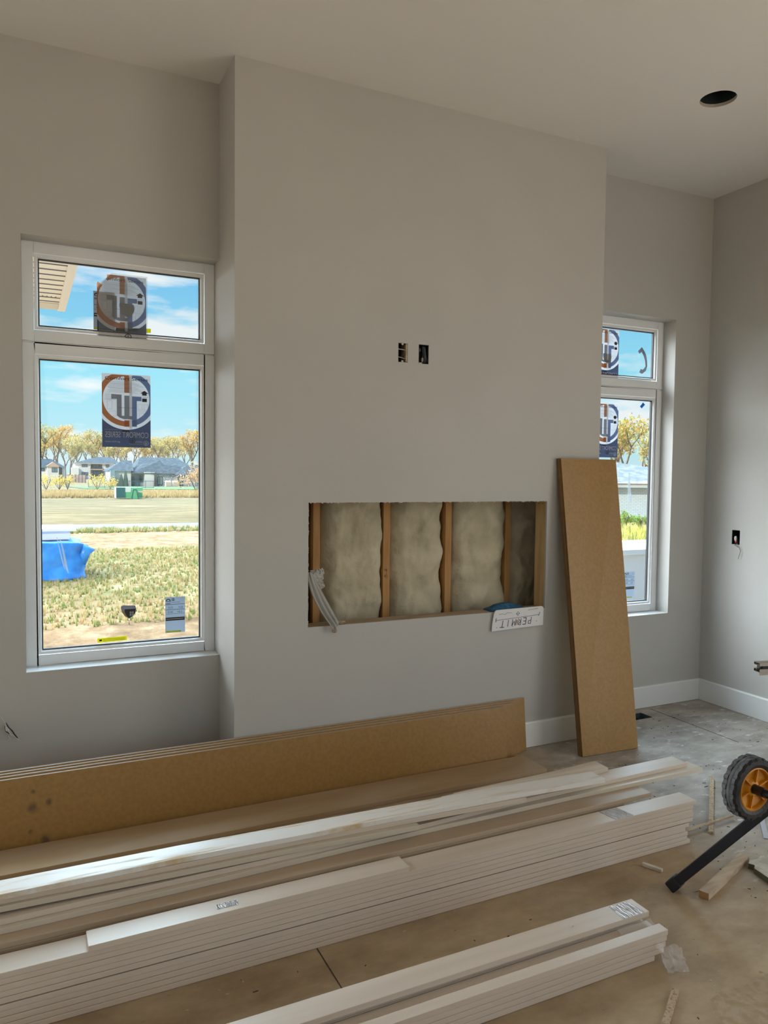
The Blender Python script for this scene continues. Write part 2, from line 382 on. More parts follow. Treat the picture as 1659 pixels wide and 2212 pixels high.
structure(sh, 'wall_sheathing', mat('sheathing', (.04, .10, .22), .8))
structure(slab('x', (YR-.2, .2), (-.25, H+.2), (XR, XR+.2), [(-4.6, -2.05, 0, 2.5), (-.290, -.229, 1.079, 1.172)]), 'wall_right', PAINT)
structure(slab('x', (YR-.2, .2), (-.25, H+.2), (XL-.2, XL), [(-4.3, -1.5, .5, 2.9)]), 'wall_left', PAINT)  # opening added for the side fill lamp
structure(slab('y', (XL-.2, XR+.2), (-.25, H+.2), (YR-.2, YR), [(.2, 3.9, .6, 3.0)]), 'wall_rear', PAINT)
# ceiling with the round cut-out for a can light
CX, CY, CR_ = 3.088, -.960, .084
cb = slab('z', (XL-.2, XR+.2), (YR-.2, .2), (H, H+.016), [(CX-.15, CX+.15, CY-.15, CY+.15)])
nn_ = 48; ring = []; sq = []
for i in range(nn_):
    a = 2*PI*i/nn_; rr = CR_*(1+.018*noise.noise(Vector((math.cos(a)*3, math.sin(a)*3, 0))))
    ring.append((CX+rr*math.cos(a), CY+rr*math.sin(a)))
    k = .15/max(abs(math.cos(a)), abs(math.sin(a))); sq.append((CX+k*math.cos(a), CY+k*math.sin(a)))
v = [(x, y, H) for x, y in ring]+[(x, y, H) for x, y in sq]+[(x, y, H+.016) for x, y in ring]
cb.add(v, [(i, (i+1) % nn_, nn_+(i+1) % nn_, nn_+i) for i in range(nn_)])
cb.add(v, [(i, 2*nn_+i, 2*nn_+(i+1) % nn_, (i+1) % nn_) for i in range(nn_)], 1)
for a, b in ((0, 6), (6, 12)): pass
structure(cb, 'ceiling', [CEIL, mat('gypsum_edge', (.5, .45, .38), .9)])
rf = MB(); rf.box(XL-.2, XR+.2, YR-.2, .2, H+.22, H+.3); structure(rf, 'ceiling_deck', DARKB)

def prof_board(mb, a, b, nrm, h=.141, t=.015):
    """baseboard run from a to b with an eased top, nrm = into the room"""
    a, b, nrm = Vector(a), Vector(b), Vector(nrm)
    pr = [(0, 0), (t, 0), (t, h-.008), (t-.003, h-.002), (t-.007, h), (0, h)]
    v = [a+nrm*p+Vector((0, 0, q)) for p, q in pr]+[b+nrm*p+Vector((0, 0, q)) for p, q in pr]; n = len(pr)
    mb.add(v, [(i, (i+1) % n, (i+1) % n+n, i+n) for i in range(n)]+[tuple(range(n)), tuple(range(2*n-1, n-1, -1))])
bb = MB(); prof_board(bb, (XC1, 0, 0.002), (XR, 0, .002), (0, -1, 0)); prof_board(bb, (XL, 0, .002), (XC0, 0, .002), (0, -1, 0)); structure(bb, 'baseboard_back', TRIM)
bb = MB(); prof_board(bb, (XC0, YC, .002), (XC1+.015, YC, .002), (0, -1, 0)); prof_board(bb, (XC1, YC-.015, .002), (XC1, -.015, .002), (1, 0, 0)); structure(bb, 'baseboard_chimney', TRIM)
bb = MB(); prof_board(bb, (XR, -2.05, .002), (XR, -.015, .002), (-1, 0, 0)); structure(bb, 'baseboard_right', TRIM)
bb = MB(); prof_board(bb, (XL, YR, .002), (XL, 0, .002), (1, 0, 0)); structure(bb, 'baseboard_left', TRIM)
dr = empty('door_1', (XR, -3.3, 0), kind='structure')
d = MB()
for y0, y1 in ((-4.6, -4.54), (-2.11, -2.05), (-3.36, -3.30)): d.box(XR+.03, XR+.15, y0, y1, 0, 2.5)
d.box(XR+.03, XR+.15, -4.54, -2.11, 2.44, 2.5); d.box(XR+.03, XR+.15, -4.54, -2.11, 0, .04); d.build('door_frame', VINYL, dr, bevel=.002)

# ------------------------------------------------------------ windows
def window(n, x0, x1):
    w = empty('window_%d' % n, (x0, .105, WZ0), kind='structure')
    def ringbox(mb, a, b, c, d_, th, y0, y1, mi=0):
        mb.box(a, a+th, y0, y1, c, d_, mi); mb.box(b-th, b, y0, y1, c, d_, mi)
        mb.box(a+th, b-th, y0, y1, c, c+th, mi); mb.box(a+th, b-th, y0, y1, d_-th, d_, mi)
    fr = MB()
    ringbox(fr, x0, x1, WZ0, 2.083, .050, .105, .15); ringbox(fr, x0, x1, 2.091, WZ1, .050, .105, .15)
    fr.box(x0, x1, .110, .15, 2.083, 2.091)
    fr.build('window_frame', VINYL, w, bevel=.003)
    for za, zb in ((WZ0+.052, 2.031), (2.143, WZ1-.052)):
        bd = MB(); a, b = x0+.052, x1-.052
        # sloping glazing bead
        T = .017; o_ = [(a, za), (b, za), (b, zb), (a, zb)]; i_ = [(a+T, za+T), (b-T, za+T), (b-T, zb-T), (a+T, zb-T)]
        v = [(p[0], .108, p[1]) for p in o_]+[(p[0]*.3+q[0]*.7, .110, p[1]*.3+q[1]*.7) for p, q in zip(o_, i_)]+[(p[0], .122, p[1]) for p in i_]+[(p[0], .134, p[1]) for p in i_]
        f = []
        for s in range(3):
            for k in range(4): f.append((s*4+k, s*4+(k+1) % 4, s*4+4+(k+1) % 4, s*4+4+k))
        bd.add(v, f); bd.build('glazing_bead', VINYL, w)
        gk = MB(); ringbox(gk, a+T, b-T, za+T, zb-T, .005, .1225, .137); gk.build('gasket', GASKET, w)
        g = MB(); g.box(a+T, b-T, .128, .132, za+T, zb-T); g.build('window_pane', GLASS, w)
    SG = bpy.data.materials.get('satin_sill_paint') or mat('satin_sill_paint', (.70, .70, .69), .28, .6)
    sl = MB(); sl.box(x0+.0005, x1-.0005, -.0006, .1045, WZ0-.001, WZ0+.0015); sl.build('window_sill', SG, w)
    return w
window(1, *WX[0]); window(2, *WX[1])
w3 = empty('window_3', (-2.25, .105, .4), kind='structure'); mb = MB()  # unseen window, added to go with the left fill lamp
for a, b in ((-3.55, -3.5), (-2.28, -2.22), (-1.0, -.95)): mb.box(a, b, .105, .19, .4, WZ1)
for a, b in ((.4, .45), (WZ1-.05, WZ1)): mb.box(-3.5, -1.0, .11, .185, a, b)
mb.build('window_frame', VINYL, w3, bevel=.003)

# ============================================================ STICKERS AND PAPERS ON THE GLASS
def paper(name, c, tr=.45): return mat(name, c, .6, .3, translucent=tr)
P_W = paper('paper_white', (.74, .75, .77)); P_B = paper('print_navy', (.115, .15, .26)); P_B2 = paper('print_blue', (.20, .27, .46))
P_O = paper('print_orange', (.55, .23, .10)); P_G = paper('print_grey', (.30, .31, .34)); P_K = paper('print_black', (.05, .04, .045), .15)
P_L = paper('print_pale_line', (.44, .45, .48)); P_Y = paper('print_yellow', (.75, .72, .02)); P_GR = paper('label_grey_blue', (.50, .56, .63))
P_GO = paper('print_gold', (.50, .36, .12)); P_V = paper('overlap_grey', (.40, .41, .43))
PM = [P_W, P_B, P_B2, P_O, P_G, P_K, P_L, P_Y, P_GR, P_GO, P_V]
class Print(MB):
    """flat printed sheet: local u to the right, v up, layers step towards the room"""
    def __init__(s, x, y, z): super().__init__(); s.o = (x, y, z); s.k = 0
    def poly(s, pts, mi, lvl): 
        x, y, z = s.o; s.add([(x+p[0], y-.0004*lvl, z+p[1]) for p in pts], [tuple(range(len(pts)))], mi)
    def rect(s, a, b, c, d, mi, lvl): s.poly([(a, c), (b, c), (b, d), (a, d)], mi, lvl)
    def text(s, t, a, c, w, h, mi, lvl, mirror=False):
        v, f = text_geo(t, w, h, mirror); x, y, z = s.o
        s.add([(x+a+p[0], y-.0004*lvl, z+c+p[1]) for p in v], f, mi)
    def arc(s, cx, cy, r0, r1, a0, a1, mi, lvl, clip, n=48):
        for i in range(n):
            t0 = a0+(a1-a0)*i/n; t1 = a0+(a1-a0)*(i+1)/n
            q = [(cx+r0*math.cos(t0), cy+r0*math.sin(t0)), (cx+r1*math.cos(t0), cy+r1*math.sin(t0)),
                 (cx+r1*math.cos(t1), cy+r1*math.sin(t1)), (cx+r0*math.cos(t1), cy+r0*math.sin(t1))]
            q = [(min(max(a, clip[0]), clip[1]), min(max(b, clip[2]), clip[3])) for a, b in q]
            if abs(q[0][0]-q[1][0])+abs(q[0][1]-q[1][1])+abs(q[2][0]-q[3][0])+abs(q[2][1]-q[3][1]) > 1e-5: s.poly(q, mi, lvl)
LW, LH = .221, .346
def leaflet(x, y, z, label, cut=False):
    p = Print(x, y, z); x, y, z = p.o; k = LW/1165
    U = lambda a: (a-225)*k
    V = lambda b: LH-(b-165)*LH/1785
    clip = (0, LW, 0, LH)
    th = .0008
    base = [(0, 0), (LW, 0), (LW, LH), (0, LH)] if not cut else [(0, 0), (LW, 0), (LW, LH), (LW*.27, LH), (0, LH*.80)]
    p.prism(base, (x, y, z), (1, 0, 0), (0, 0, 1), (0, th, 0), 0)
    cx, cy = U(805), V(765)
    # navy lower field (outside the white circle)
    r = 770*k; n = 40
    lo = [(U(225), V(1950)), (U(1390), V(1950))]
    pts = []
    for i in range(n+1):
        xx = LW*(1-i/n); dx = xx-cx; yy = cy-math.sqrt(max(r*r-dx*dx, 0)); pts.append((xx, yy))
    for i in range(n): p.poly([pts[i], pts[i+1], (pts[i+1][0], 0), (pts[i][0], 0)], 1, 1)
    R0, R1 = 560*k, 690*k
    g0 = math.acos(min(1, (875-805)*k/R1)); 
    top = V(200) if not cut else LH
    cl = (0, LW, 0, LH-.004)
    a_or0 = PI/2-.10; a_or1 = 3*PI/2+.10
    if cut:
        p.arc(cx, cy, R0, R1, PI*.80, a_or1, 3, 2, cl); p.arc(cx, cy, R0, R1, a_or0, PI*.74, 3, 2, (LW*.2, LW, 0, LH-.002))
    else: p.arc(cx, cy, R0, R1, a_or0, a_or1, 3, 2, cl)
    p.arc(cx, cy, R0, R1, -PI/2+.21, PI/2-.21, 2, 2, cl)
    p.rect(U(755), U(875), V(615), V(215), 3, 3)
    p.rect(U(875), U(938), V(1500), V(200), 0, 4)
    p.rect(U(755), U(875), V(1445), V(1285), 3, 3)
    p.rect(U(445), U(690), V(775), V(665), 4, 3); p.rect(U(575), U(690), V(1180), V(775), 4, 3)
    p.rect(U(755), U(875), V(1180), V(685), 4, 3)
    p.poly([(U(575), V(1180)), (U(640), V(1230)), (U(740), V(1262)), (U(940), V(1262)), (U(940), V(1180))], 4, 5)
    p.rect(U(940), U(1170), V(805), V(695), 2, 3); p.rect(U(940), U(1055), V(1440), V(805), 2, 3)
    p.poly([(U(1140), V(612)), (U(1345), V(612)), (U(1240), V(545))], 5, 5)
    p.rect(U(1185), U(1295), V(662), V(610), 5, 5); p.rect(U(1185), U(1300), V(820), V(735), 5, 5)
    p.text('THIS END UP', U(1180), V(712), 150*k, 18*k, 5, 5)
    p.text('Comfort Series' if not cut else 'omfort Series', U(300 if not cut else 440), V(312), (1025 if not cut else 885)*k, 78*k, 5, 6)
    for i in range(11):
        yy = 350+i*26; p.rect(U(330+(i*37) % 90), U(1010+(i*53) % 230), V(yy+7), V(yy), 4 if i in (2, 6) else 6, 4)
    for i in range(6): p.rect(U(300), U(560), V(660+i*24+5), V(660+i*24), 6, 4)
    def outline(a, b, c, d_):
        for q in ((a, a+5, c, d_), (b-5, b, c, d_), (a, b, c, c+5), (a, b, d_-5, d_)): p.rect(U(q[0]), U(q[1]), V(q[3]), V(q[2]), 6, 4)
    outline(345, 460, 815, 1030); outline(400, 560, 1070, 1200); outline(1080, 1190, 880, 1020); outline(1230, 1330, 880, 1020); outline(1120, 1225, 1090, 1200)
    p.rect(U(285), U(560), V(796), V(790), 6, 4); p.rect(U(1075), U(1340), V(1048), V(1042), 6, 4); p.rect(U(590), U(1050), V(986), V(980), 1, 6)
    for i in range(5): p.rect(U(260), U(1370), V(1380+i*27), V(1376+i*27), 6, 4) if False else None
    p.text('COMFORT SERIES', U(300), V(1712), 1035*k, 140*k, 0, 3, True)
    p.text('gerkin.com', U(300), V(1848), 350*k, 58*k, 0, 3, True)
    p.text('GERKIN', U(1010), V(1832), 185*k, 44*k, 0, 3, True)
    p.rect(U(860), U(1190), V(1872), V(1862), 6, 3)
    p.rect(U(285), U(590), V(1528), V(1519), 6, 3); p.rect(U(700), U(870), V(1580), V(1530), 5, 3)
    def emblem(ex, ey, er, mi, l):
        ex, ey, er = U(ex), V(ey), er*k
        p.arc(ex, ey, er*.82, er, 0, 2*PI, mi, l, clip, 24)
        p.rect(ex-er*.09, ex+er*.09, ey-er*.7, ey+er*.7, mi, l)
        for sg in (-1, 1): p.rect(ex+sg*er*.28-er*.07, ex+sg*er*.28+er*.07, ey-er*.55, ey+er*.15, mi, l); p.rect(min(ex+sg*er*.28, ex+sg*er*.6), max(ex+sg*er*.28, ex+sg*er*.6), ey+er*.02, ey+er*.15, mi, l)
    emblem(1275, 1840, 62, 0, 3); emblem(940, 1782, 76, 5, 5)
    o = p.build('window_leaflet', PM); tag(o, label, 'sticker', 'leaflets on the window panes'); return o
leaflet(.351, .1265, 1.623, 'navy and orange leaflet high on the large pane of the left window')
leaflet(.333, .1265, 2.084, 'leaflet with a cut upper corner in the small top pane of the left window', True)
GFILM = film('grey_film', (.30, .30, .31), .16, .05, 20)
p = Print(.337, .1035, 2.135); p.prism([(0, 0), (.220, 0), (.220, .297), (.06, .297), (0, .24)], p.o, (1, 0, 0), (0, 0, 1), (0, .0006, 0), 0)
for q_ in ((.004, .214, .006, .0075), (.004, .214, .022, .023), (.004, .120, .034, .035)): p.rect(*q_, 1, 2)
p.arc(.131, .006, .012, .0155, 0, PI, 1, 2, (0, .22, 0, .3), 18); p.rect(.1295, .1325, .006, .016, 1, 2); p.rect(.118, .146, .0015, .004, 1, 2)
tag(p.build('translucent_sheet', [GFILM, P_K]), 'thin grey see-through sheet hanging over the lower frame of the left transom pane', 'sticker')
leaflet(3.286, .1265, 1.632, 'navy leaflet half hidden by the chimney on the large right window pane')
leaflet(3.276, .1265, 2.105, 'navy leaflet half hidden by the chimney in the small top right pane')
def energy(x, y, z, label, dark=False, w=.096, h=.178):
    p = Print(x, y, z); x, y, z = p.o; b = 10 if dark else 8
    p.prism([(0, 0), (w, 0), (w, h), (0, h)], (x, y, z), (1, 0, 0), (0, 0, 1), (0, .0006, 0), b)
    V = lambda t: h*(1-t)
    for t in (.20, .21, .345, .355, .47): p.rect(.002, w-.002, V(t+.006), V(t), 5, 1)
    p.rect(w*.29, w*.30, V(.19), V(.01), 5, 1)
    p.arc(w*.15, V(.11), w*.07, w*.12, 0, PI, 5, 1, (0, w, 0, h), 12); p.rect(w*.05, w*.27, V(.13), V(.115), 5, 1)
    p.rect(w*.04, w*.26, V(.19), V(.175), 5, 1)
    p.arc(w*.40, V(.075), w*.05, w*.075, 0, 2*PI, 5, 1, (0, w, 0, h), 14); p.rect(w*.385, w*.415, V(.10), V(.05), 5, 1)
    p.rect(w*.33, w*.75, V(.155), V(.147), 5, 1)
    for i in range(4): p.rect(w*.72, w*.94, V(.04+i*.025+.008), V(.04+i*.025), 6, 1)
    p.text('0.25', w*.16, V(.32), w*.22, h*.055, 5, 1); p.text('0.22', w*.68, V(.32), w*.22, h*.055, 5, 1)
    p.text('0.50', w*.14, V(.45), w*.24, h*.055, 5, 1); p.text('<0.3', w*.60, V(.45), w*.24, h*.055, 5, 1)
    p.rect(.002, w-.002, V(.66), V(.57), 5, 1); p.rect(w*.05, w*.93, V(.622), V(.605), 0, 2)
    p.rect(.001, w*.80, V(.985), V(.945), 7, 1)
    return tag(p.build('energy_label', PM), label, 'sticker', 'energy labels on the windows')
energy(.638, .1265, .712, 'grey energy rating label low on the right of the left window')
energy(3.588, .1265, .703, 'grey energy rating label beside the leaning tall panels at the bottom of the right window')
energy(.317, .1276, 2.168, 'dark energy label behind the cut leaflet in the left transom pane', True)
def shield(x, y, z, label, mi=5, w=.070, h=.066):
    p = Print(x, y, z); x, y, z = p.o
    sp = [(0, h*.93), (w*.10, h), (w*.5, h*.97), (w*.92, h*.95), (w, h*.72), (w*.95, h*.42), (w*.78, h*.16), (w*.52, 0), (w*.25, h*.18), (w*.08, h*.45), (0, h*.75)]
    p.prism(sp, (x, y, z), (1, 0, 0), (0, 0, 1), (0, .0005, 0), 4 if mi == 5 else mi)
    if mi == 5:
        p.poly([(w*.22, h*.70), (w*.97, h*.70), (w*.93, h*.42), (w*.76, h*.18), (w*.52, h*.02), (w*.34, h*.25), (w*.24, h*.5)], 5, 1)
        p.poly([(0.001, h*.6), (w*.2, h*.55), (w*.3, h*.25), (w*.5, h*.03), (w*.26, h*.18), (w*.08, h*.43)], 9, 2)
        for i, j_ in ((0, 0), (1, 0), (0, 1), (1, 1)): p.rect(w*(.56+.15*i), w*(.68+.15*i), h*(.2+.17*j_), h*(.35+.17*j_), 8, 2)
        p.text('OOOO', w*.18, h*.73, w*.70, h*.15, 8, 3)
    return tag(p.build('shield_decal', PM), label, 'sticker', 'shield decals on the windows')
shield(.431, .1265, .797, 'black and gold shield decal low in the middle of the left window')
shield(.431, .1215, 2.236, 'dark shield decal showing through the leaflet in the left transom pane', 10)
shield(3.367, .1250, 2.229, 'grey shield decal on the leaflet in the right transom pane', 10)
p = Print(.323, .1265, .690); p.prism([(0, .001), (.134, .004), (.134, .024), (0, .022)], p.o, (1, 0, 0), (0, 0, 1), (0, .0006, 0), 7)
p.rect(.008, .020, .008, .016, 5, 1)
for i in range(2): p.rect(.026, .126, .008+i*.006, .010+i*.006, 9, 1)
tag(p.build('yellow_label', PM), 'thin yellow warning label at the bottom edge of the left window', 'sticker')
p = Print(.34, .1265, 2.158); 
p.prism([(.075, 0.004), (.235, .016), (.235, .036), (.075, .026)], p.o, (1, 0, 0), (0, 0, 1), (0, .0006, 0), 7)
tag(p.build('yellow_label', PM), 'yellow warning label behind the leaflet in the left transom pane', 'sticker')
BLT = mat('blue_tape', (.02, .20, .55), .5, translucent=.3)
m_ = MB(); m_.prism([(0, .012), (.026, .040), (.044, .026), (.016, 0)], (3.690, .1262, 1.960), (1, 0, 0), (0, 0, 1), (0, .0005, 0)); tag(m_.build('tape_scrap', BLT), 'scrap of blue tape in the upper right corner of the right window pane', 'tape')
# peeled paper strip curling off the upper right pane
m_ = MB(); N_ = 14
def strip(mb, pts, wd, th=.0006):
    v = []
    for i, (x, y, z) in enumerate(pts):
        x2, z2 = pts[min(i+1, len(pts)-1)][0], pts[min(i+1, len(pts)-1)][2]; x1, z1 = pts[max(i-1, 0)][0], pts[max(i-1, 0)][2]
        d_ = Vector((x2-x1, 0, z2-z1)).normalized(); n_ = Vector((-d_.z, .25*math.sin(i), d_.x))
        w_ = wd[i] if isinstance(wd, list) else wd
        for s_ in (-1, 1):
            for q in (0, th): v.append(Vector((x, y-q, z))+n_*w_*s_)
    f = []
    for i in range(len(pts)-1):
        a = i*4; b = a+4; f += [(a, b, b+2, a+2), (a+1, a+3, b+3, b+1), (a, a+1, b+1, b), (a+2, b+2, b+3, a+3)]
    f += [(0, 2, 3, 1), (len(pts)*4-4, len(pts)*4-3, len(pts)*4-1, len(pts)*4-2)]
    mb.add(v, f)
strip(m_, [(3.662, .122, 2.322), (3.688, .118, 2.345), (3.690, .110, 2.325), (3.700, .104, 2.30), (3.712, .106, 2.268), (3.722, .112, 2.235), (3.715, .118, 2.212), (3.695, .121, 2.198), (3.676, .121, 2.205)], [.010, .014, .016, .011, .007, .006, .010, .013, .012])
tag(m_.build('peeled_sticker', P_G), 'curled strip of peeled backing paper on the right transom pane', 'sticker')
m_ = MB(); strip(m_, [(3.612, .1265, 1.53), (3.613, .1265, 1.48), (3.618, .1265, 1.43), (3.622, .1265, 1.38), (3.626, .1265, 1.335)], [.008, .012, .015, .016, .012])
SMEAR = film('glue_smear', (.8, .9, .95), .35, .3, 40)
tag(m_.build('glue_smear', SMEAR), 'pale glue smear down the middle of the right window pane', 'smear')
m_ = MB(); strip(m_, [(.165, .1265, 1.19), (.178, .1265, 1.13), (.187, .1265, 1.07), (.198, .1265, 1.03)], [.002, .004, .006, .002]); strip(m_, [(.150, .1265, 1.20), (.168, .1265, 1.11), (.182, .1265, 1.05)], [.0015, .003, .002])
tag(m_.build('glue_smear', SMEAR), 'faint whitish streaks on the left window in front of the blue tarp', 'smear')

# ============================================================ NICHE IN THE CHIMNEY
for i, (a, b) in enumerate(((1.363, 1.401), (1.766, 1.806), (2.152, 2.192), (2.556, 2.594), (.960, .998))):
    m_ = MB(); m_.box(a, b, 0, .14, 0, H)
    if i == 1:
        for q in range(2):
            for r_ in range(7):
                a0 = random.uniform(0, .022); z0 = .955+q*.03+random.uniform(-.008, .012)
                m_.obox((a+.008+a0, -.0006, z0), (.0009, 0, random.choice((-.005, .005))), (0, .0006, 0), (.0006, 0, .0012), 1)
    o = m_.build('wall_stud', [STUD, INK], bevel=.002)
    tag(o, ['orange pine stud behind the white bag, leftmost in the wall niche', 'orange pine stud with black pencil marks in the wall niche', 'orange pine stud in the middle of the wall niche between two batts',
            'orange pine stud half covered by insulation near the right end of the niche', 'pine stud hidden behind the chimney face left of the niche'][i], 'stud', 'studs behind the wall niche')
def batt(x0, x1, seed, label, push=.0):
    m_ = MB(); nx, nz = max(6, int((x1-x0)/.011)), 90; z0, z1 = .35, 1.75; v = []; f = []
    for j_ in range(nz+1):
        for i in range(nx+1):
            u_ = i/nx; z = z0+(z1-z0)*j_/nz
            e0 = .012*noise.noise(Vector((0, z*9, seed))); e1 = .014*noise.noise(Vector((5, z*9, seed)))
            x = x0+e0+(x1+e1-x0-e0)*u_
            ed = min(u_, 1-u_)*2; bul = (1-(1-ed)**4)
            n1 = noise.fractal(Vector((x*7, z*6, seed)), 1, 2, 5)
            y = .045-.075*bul-.034*n1-push
            v.append((x, y, z))
    for j_ in range(nz):
        for i in range(nx): a = j_*(nx+1)+i; f.append((a, a+1, a+nx+2, a+nx+1))
    nv = len(v)
    v += [(x0, .138, z0), (x1, .138, z0), (x1, .138, z1), (x0, .138, z1)]
    f += [(nv, nv+3, nv+2, nv+1)]
    lft = [j_*(nx+1) for j_ in range(nz+1)]; rgt = [j_*(nx+1)+nx for j_ in range(nz+1)]
    f += [tuple([nv]+lft+[nv+3]), tuple([nv+1]+rgt+[nv+2]), tuple(list(range(nx+1))+[nv+1, nv]), tuple([nz*(nx+1)+i for i in range(nx+1)]+[nv+2, nv+3])]
    m_.add(v, f); return tag(m_.build('insulation_batt', BATT, smooth=True), label, 'insulation', 'insulation batts between the studs')
batt(1.000, 1.350, 1.3, 'thin sliver of cream insulation left of the first stud in the niche')
batt(1.408, 1.763, 2.7, 'cream insulation batt above the white bag in the left bay of the niche', .01)
batt(1.812, 2.150, 4.1, 'cream insulation batt in the middle bay of the niche')
batt(2.200, 2.560, 5.9, 'cream insulation batt in the right bay of the niche above the blue cloth', .012)
batt(2.600, 2.960, 8.2, 'shadowed insulation batt in the dark right corner of the niche', -.05)
nf = empty('niche_framing', (1.93, -.25, .733), 'rough lumber frame round the rectangular hole in the chimney face', 'framing')
m_ = MB(); m_.box(NX0-.045, NX1+.045, YC+.014, YC+.103, NZ0-.038, NZ0); m_.build('sill_plate', SILLW, nf, bevel=.002)
m_ = MB(); m_.box(NX1, NX1+.038, YC+.014, YC+.103, NZ0, 1.42)
m_.tube([(NX1-.0005, YC+.04, 1.353), (NX1+.002, YC+.04, 1.353)], .0035, 8, 1); m_.tube([(NX1-.0005, YC+.075, 1.353), (NX1+.002, YC+.075, 1.353)], .0035, 8, 1)
m_.build('jack_stud', [STUDP, DARKB], nf, bevel=.002)
m_ = MB(); m_.box(NX0-.045, NX0-.007, YC+.014, YC+.103, NZ0, 1.42); m_.build('jack_stud', STUDP, nf, bevel=.002)
m_ = MB(); m_.box(NX0-.045, NX1+.045, YC+.014, YC+.103, 1.42, 1.458); m_.build('header', STUDP, nf, bevel=.002)
# ragged paper along the cut edge
m_ = MB()
for k in range(130):
    x = NX0+(NX1-NX0)*random.random(); w_ = random.uniform(.004, .022)
    m_.add([(x, YC-.0004, NZ1+.001), (x+w_, YC-.0004, NZ1+.001), (x+w_*.6, YC-.001-random.random()*.002, NZ1-random.uniform(.001, .0055)), (x, YC+.004, NZ1+.001), (x+w_, YC+.004, NZ1+.001)], [(0, 1, 2), (3, 2, 4), (0, 2, 3), (1, 4, 2), (0, 3, 4, 1)])
for k in range(60):
    z = NZ0+(NZ1-NZ0)*random.random(); w_ = random.uniform(.004, .014)
    m_.add([(NX0-.001, YC-.0004, z), (NX0-.001, YC-.0004, z+w_), (NX0+random.uniform(.001, .004), YC-.001, z+w_*.5), (NX0-.001, YC+.004, z), (NX0-.001, YC+.004, z+w_)], [(0, 1, 2), (3, 2, 4), (0, 2, 3), (1, 4, 2), (0, 3, 4, 1)])
o = m_.build('torn_drywall_paper', PAINT); tag(o, 'ragged torn drywall paper fringing the cut edges of the niche', 'paper', kind='stuff')

# white folded bag
bagm = empty('plastic_bag', (1.28, -.25, .78), 'white folded plastic bag slumped over the left end of the niche sill', 'bag')
m_ = MB(); K = 26; J = 16; v = []; f = []
for i in range(K+1):
    t = i/K
    # centreline from upper left inside the niche to the lower tip hanging over the sill
    L_ = Vector((1.236+.02*t+.10*t*t, -.262-.055*t**1.5, 1.03-.275*t)); R_ = Vector((1.262+.125*t, -.262-.045*t**1.5, 1.036-.248*t))
    if t > .9: L_ = L_.lerp(Vector((1.345, -.318, .752)), (t-.9)*6); 
    for q in range(J+1):
        s_ = q/J; P_ = L_.lerp(R_, s_); wv = .0075*math.sin(s_*5.5*PI+t*1.5)*(.35+t)*min(1, (1-t)*6+.3)
        v.append(P_+Vector((0, -wv-.012*math.sin(s_*PI), 0)))
nv = len(v); v += [p+Vector((0, .010, .002)) for p in v]
for i in range(K):
    for q in range(J):
        a = i*(J+1)+q; f += [(a, a+1, a+J+2, a+J+1), (nv+a, nv+a+J+1, nv+a+J+2, nv+a+1)]
for i in range(K):
    a = i*(J+1); f.append((a, a+J+1, nv+a+J+1, nv+a)); a += J; f.append((a, nv+a, nv+a+J+1, a+J+1))
for q in range(J):
    f.append((q, nv+q, nv+q+1, q+1)); a = K*(J+1)+q; f.append((a, a+1, nv+a+1, nv+a))
m_.add(v, f); m_.build('bag_body', BAGW, bagm, smooth=True)
def crumple(mb, c, rx, ry, rz, seed, amp=.35, n=14, mi=0):
    v = []; f = []
    for i in range(n+1):
        for k in range(n*2):
            a = PI*i/n; b = PI*k/n; d_ = Vector((math.sin(a)*math.cos(b), math.sin(a)*math.sin(b), math.cos(a)))
            s_ = 1+amp*noise.noise(d_*1.9+Vector((seed, seed, 0)))+amp*.6*noise.noise(d_*4.5+Vector((0, seed, 0)))
            v.append((c[0]+d_.x*rx*s_, c[1]+d_.y*ry*s_, c[2]+d_.z*rz*s_))
    for i in range(n):
        for k in range(n*2): a = i*n*2+k; b = i*n*2+(k+1) % (n*2); f.append((a, b, b+n*2, a+n*2))
    mb.add(v, f, mi)
m_ = MB()
crumple(m_, (1.285, -.246, 1.005), .034, .016, .034, 3.1, .5); crumple(m_, (1.300, -.248, .972), .026, .014, .022, 7.7, .6); crumple(m_, (1.312, -.244, 1.02), .016, .01, .024, 5.2, .6)
m_.build('bag_neck', BAGW, bagm)
m_ = MB(); crumple(m_, (1.357, -.320, .752), .012, .006, .010, 2.2, .4); m_.build('bag_tip', mat('brown_tip', (.30, .22, .16), .6), bagm)
# small scrap beside the bag on the sill
m_ = MB(); crumple(m_, (1.405, -.262, .779), .03, .016, .008, 9.2, .5); tag(m_.build('paper_scrap', SILLW), 'small torn scrap of tan paper on the niche sill beside the white bag', 'paper scrap')
# blue cloth
m_ = MB(); K = 30; J = 12; v = []; f = []
for i in range(K+1):
    for q in range(J+1):
        t, s_ = i/K, q/J; x = 2.285+.245*t; y = -.268+.075*s_
        hgt = .004+.034*math.sin(PI*min(1, t*1.05))**.7*(.5+.5*math.sin(PI*s_))+.006*noise.noise(Vector((t*6, s_*5, 1)))
        v.append((x, y-.01*t, NZ0+.001+max(.002, hgt)))
nv = len(v); v += [(p[0], p[1], NZ0+.0008) for p in v]
for i in range(K):
    for q in range(J): a = i*(J+1)+q; f += [(a, a+J+1, a+J+2, a+1), (nv+a, nv+a+1, nv+a+J+2, nv+a+J+1)]
for i in range(K): a = i*(J+1); f += [(a, nv+a, nv+a+J+1, a+J+1), (a+J, a+2*J+1, nv+a+2*J+1, nv+a+J)]
for q in range(J): f += [(q, q+1, nv+q+1, nv+q), (K*(J+1)+q, nv+K*(J+1)+q, nv+K*(J+1)+q+1, K*(J+1)+q+1)]
m_.add(v, f); tag(m_.build('folded_cloth', BLUEC, smooth=True), 'folded dark blue cloth on the niche sill behind the white permit panel', 'cloth')
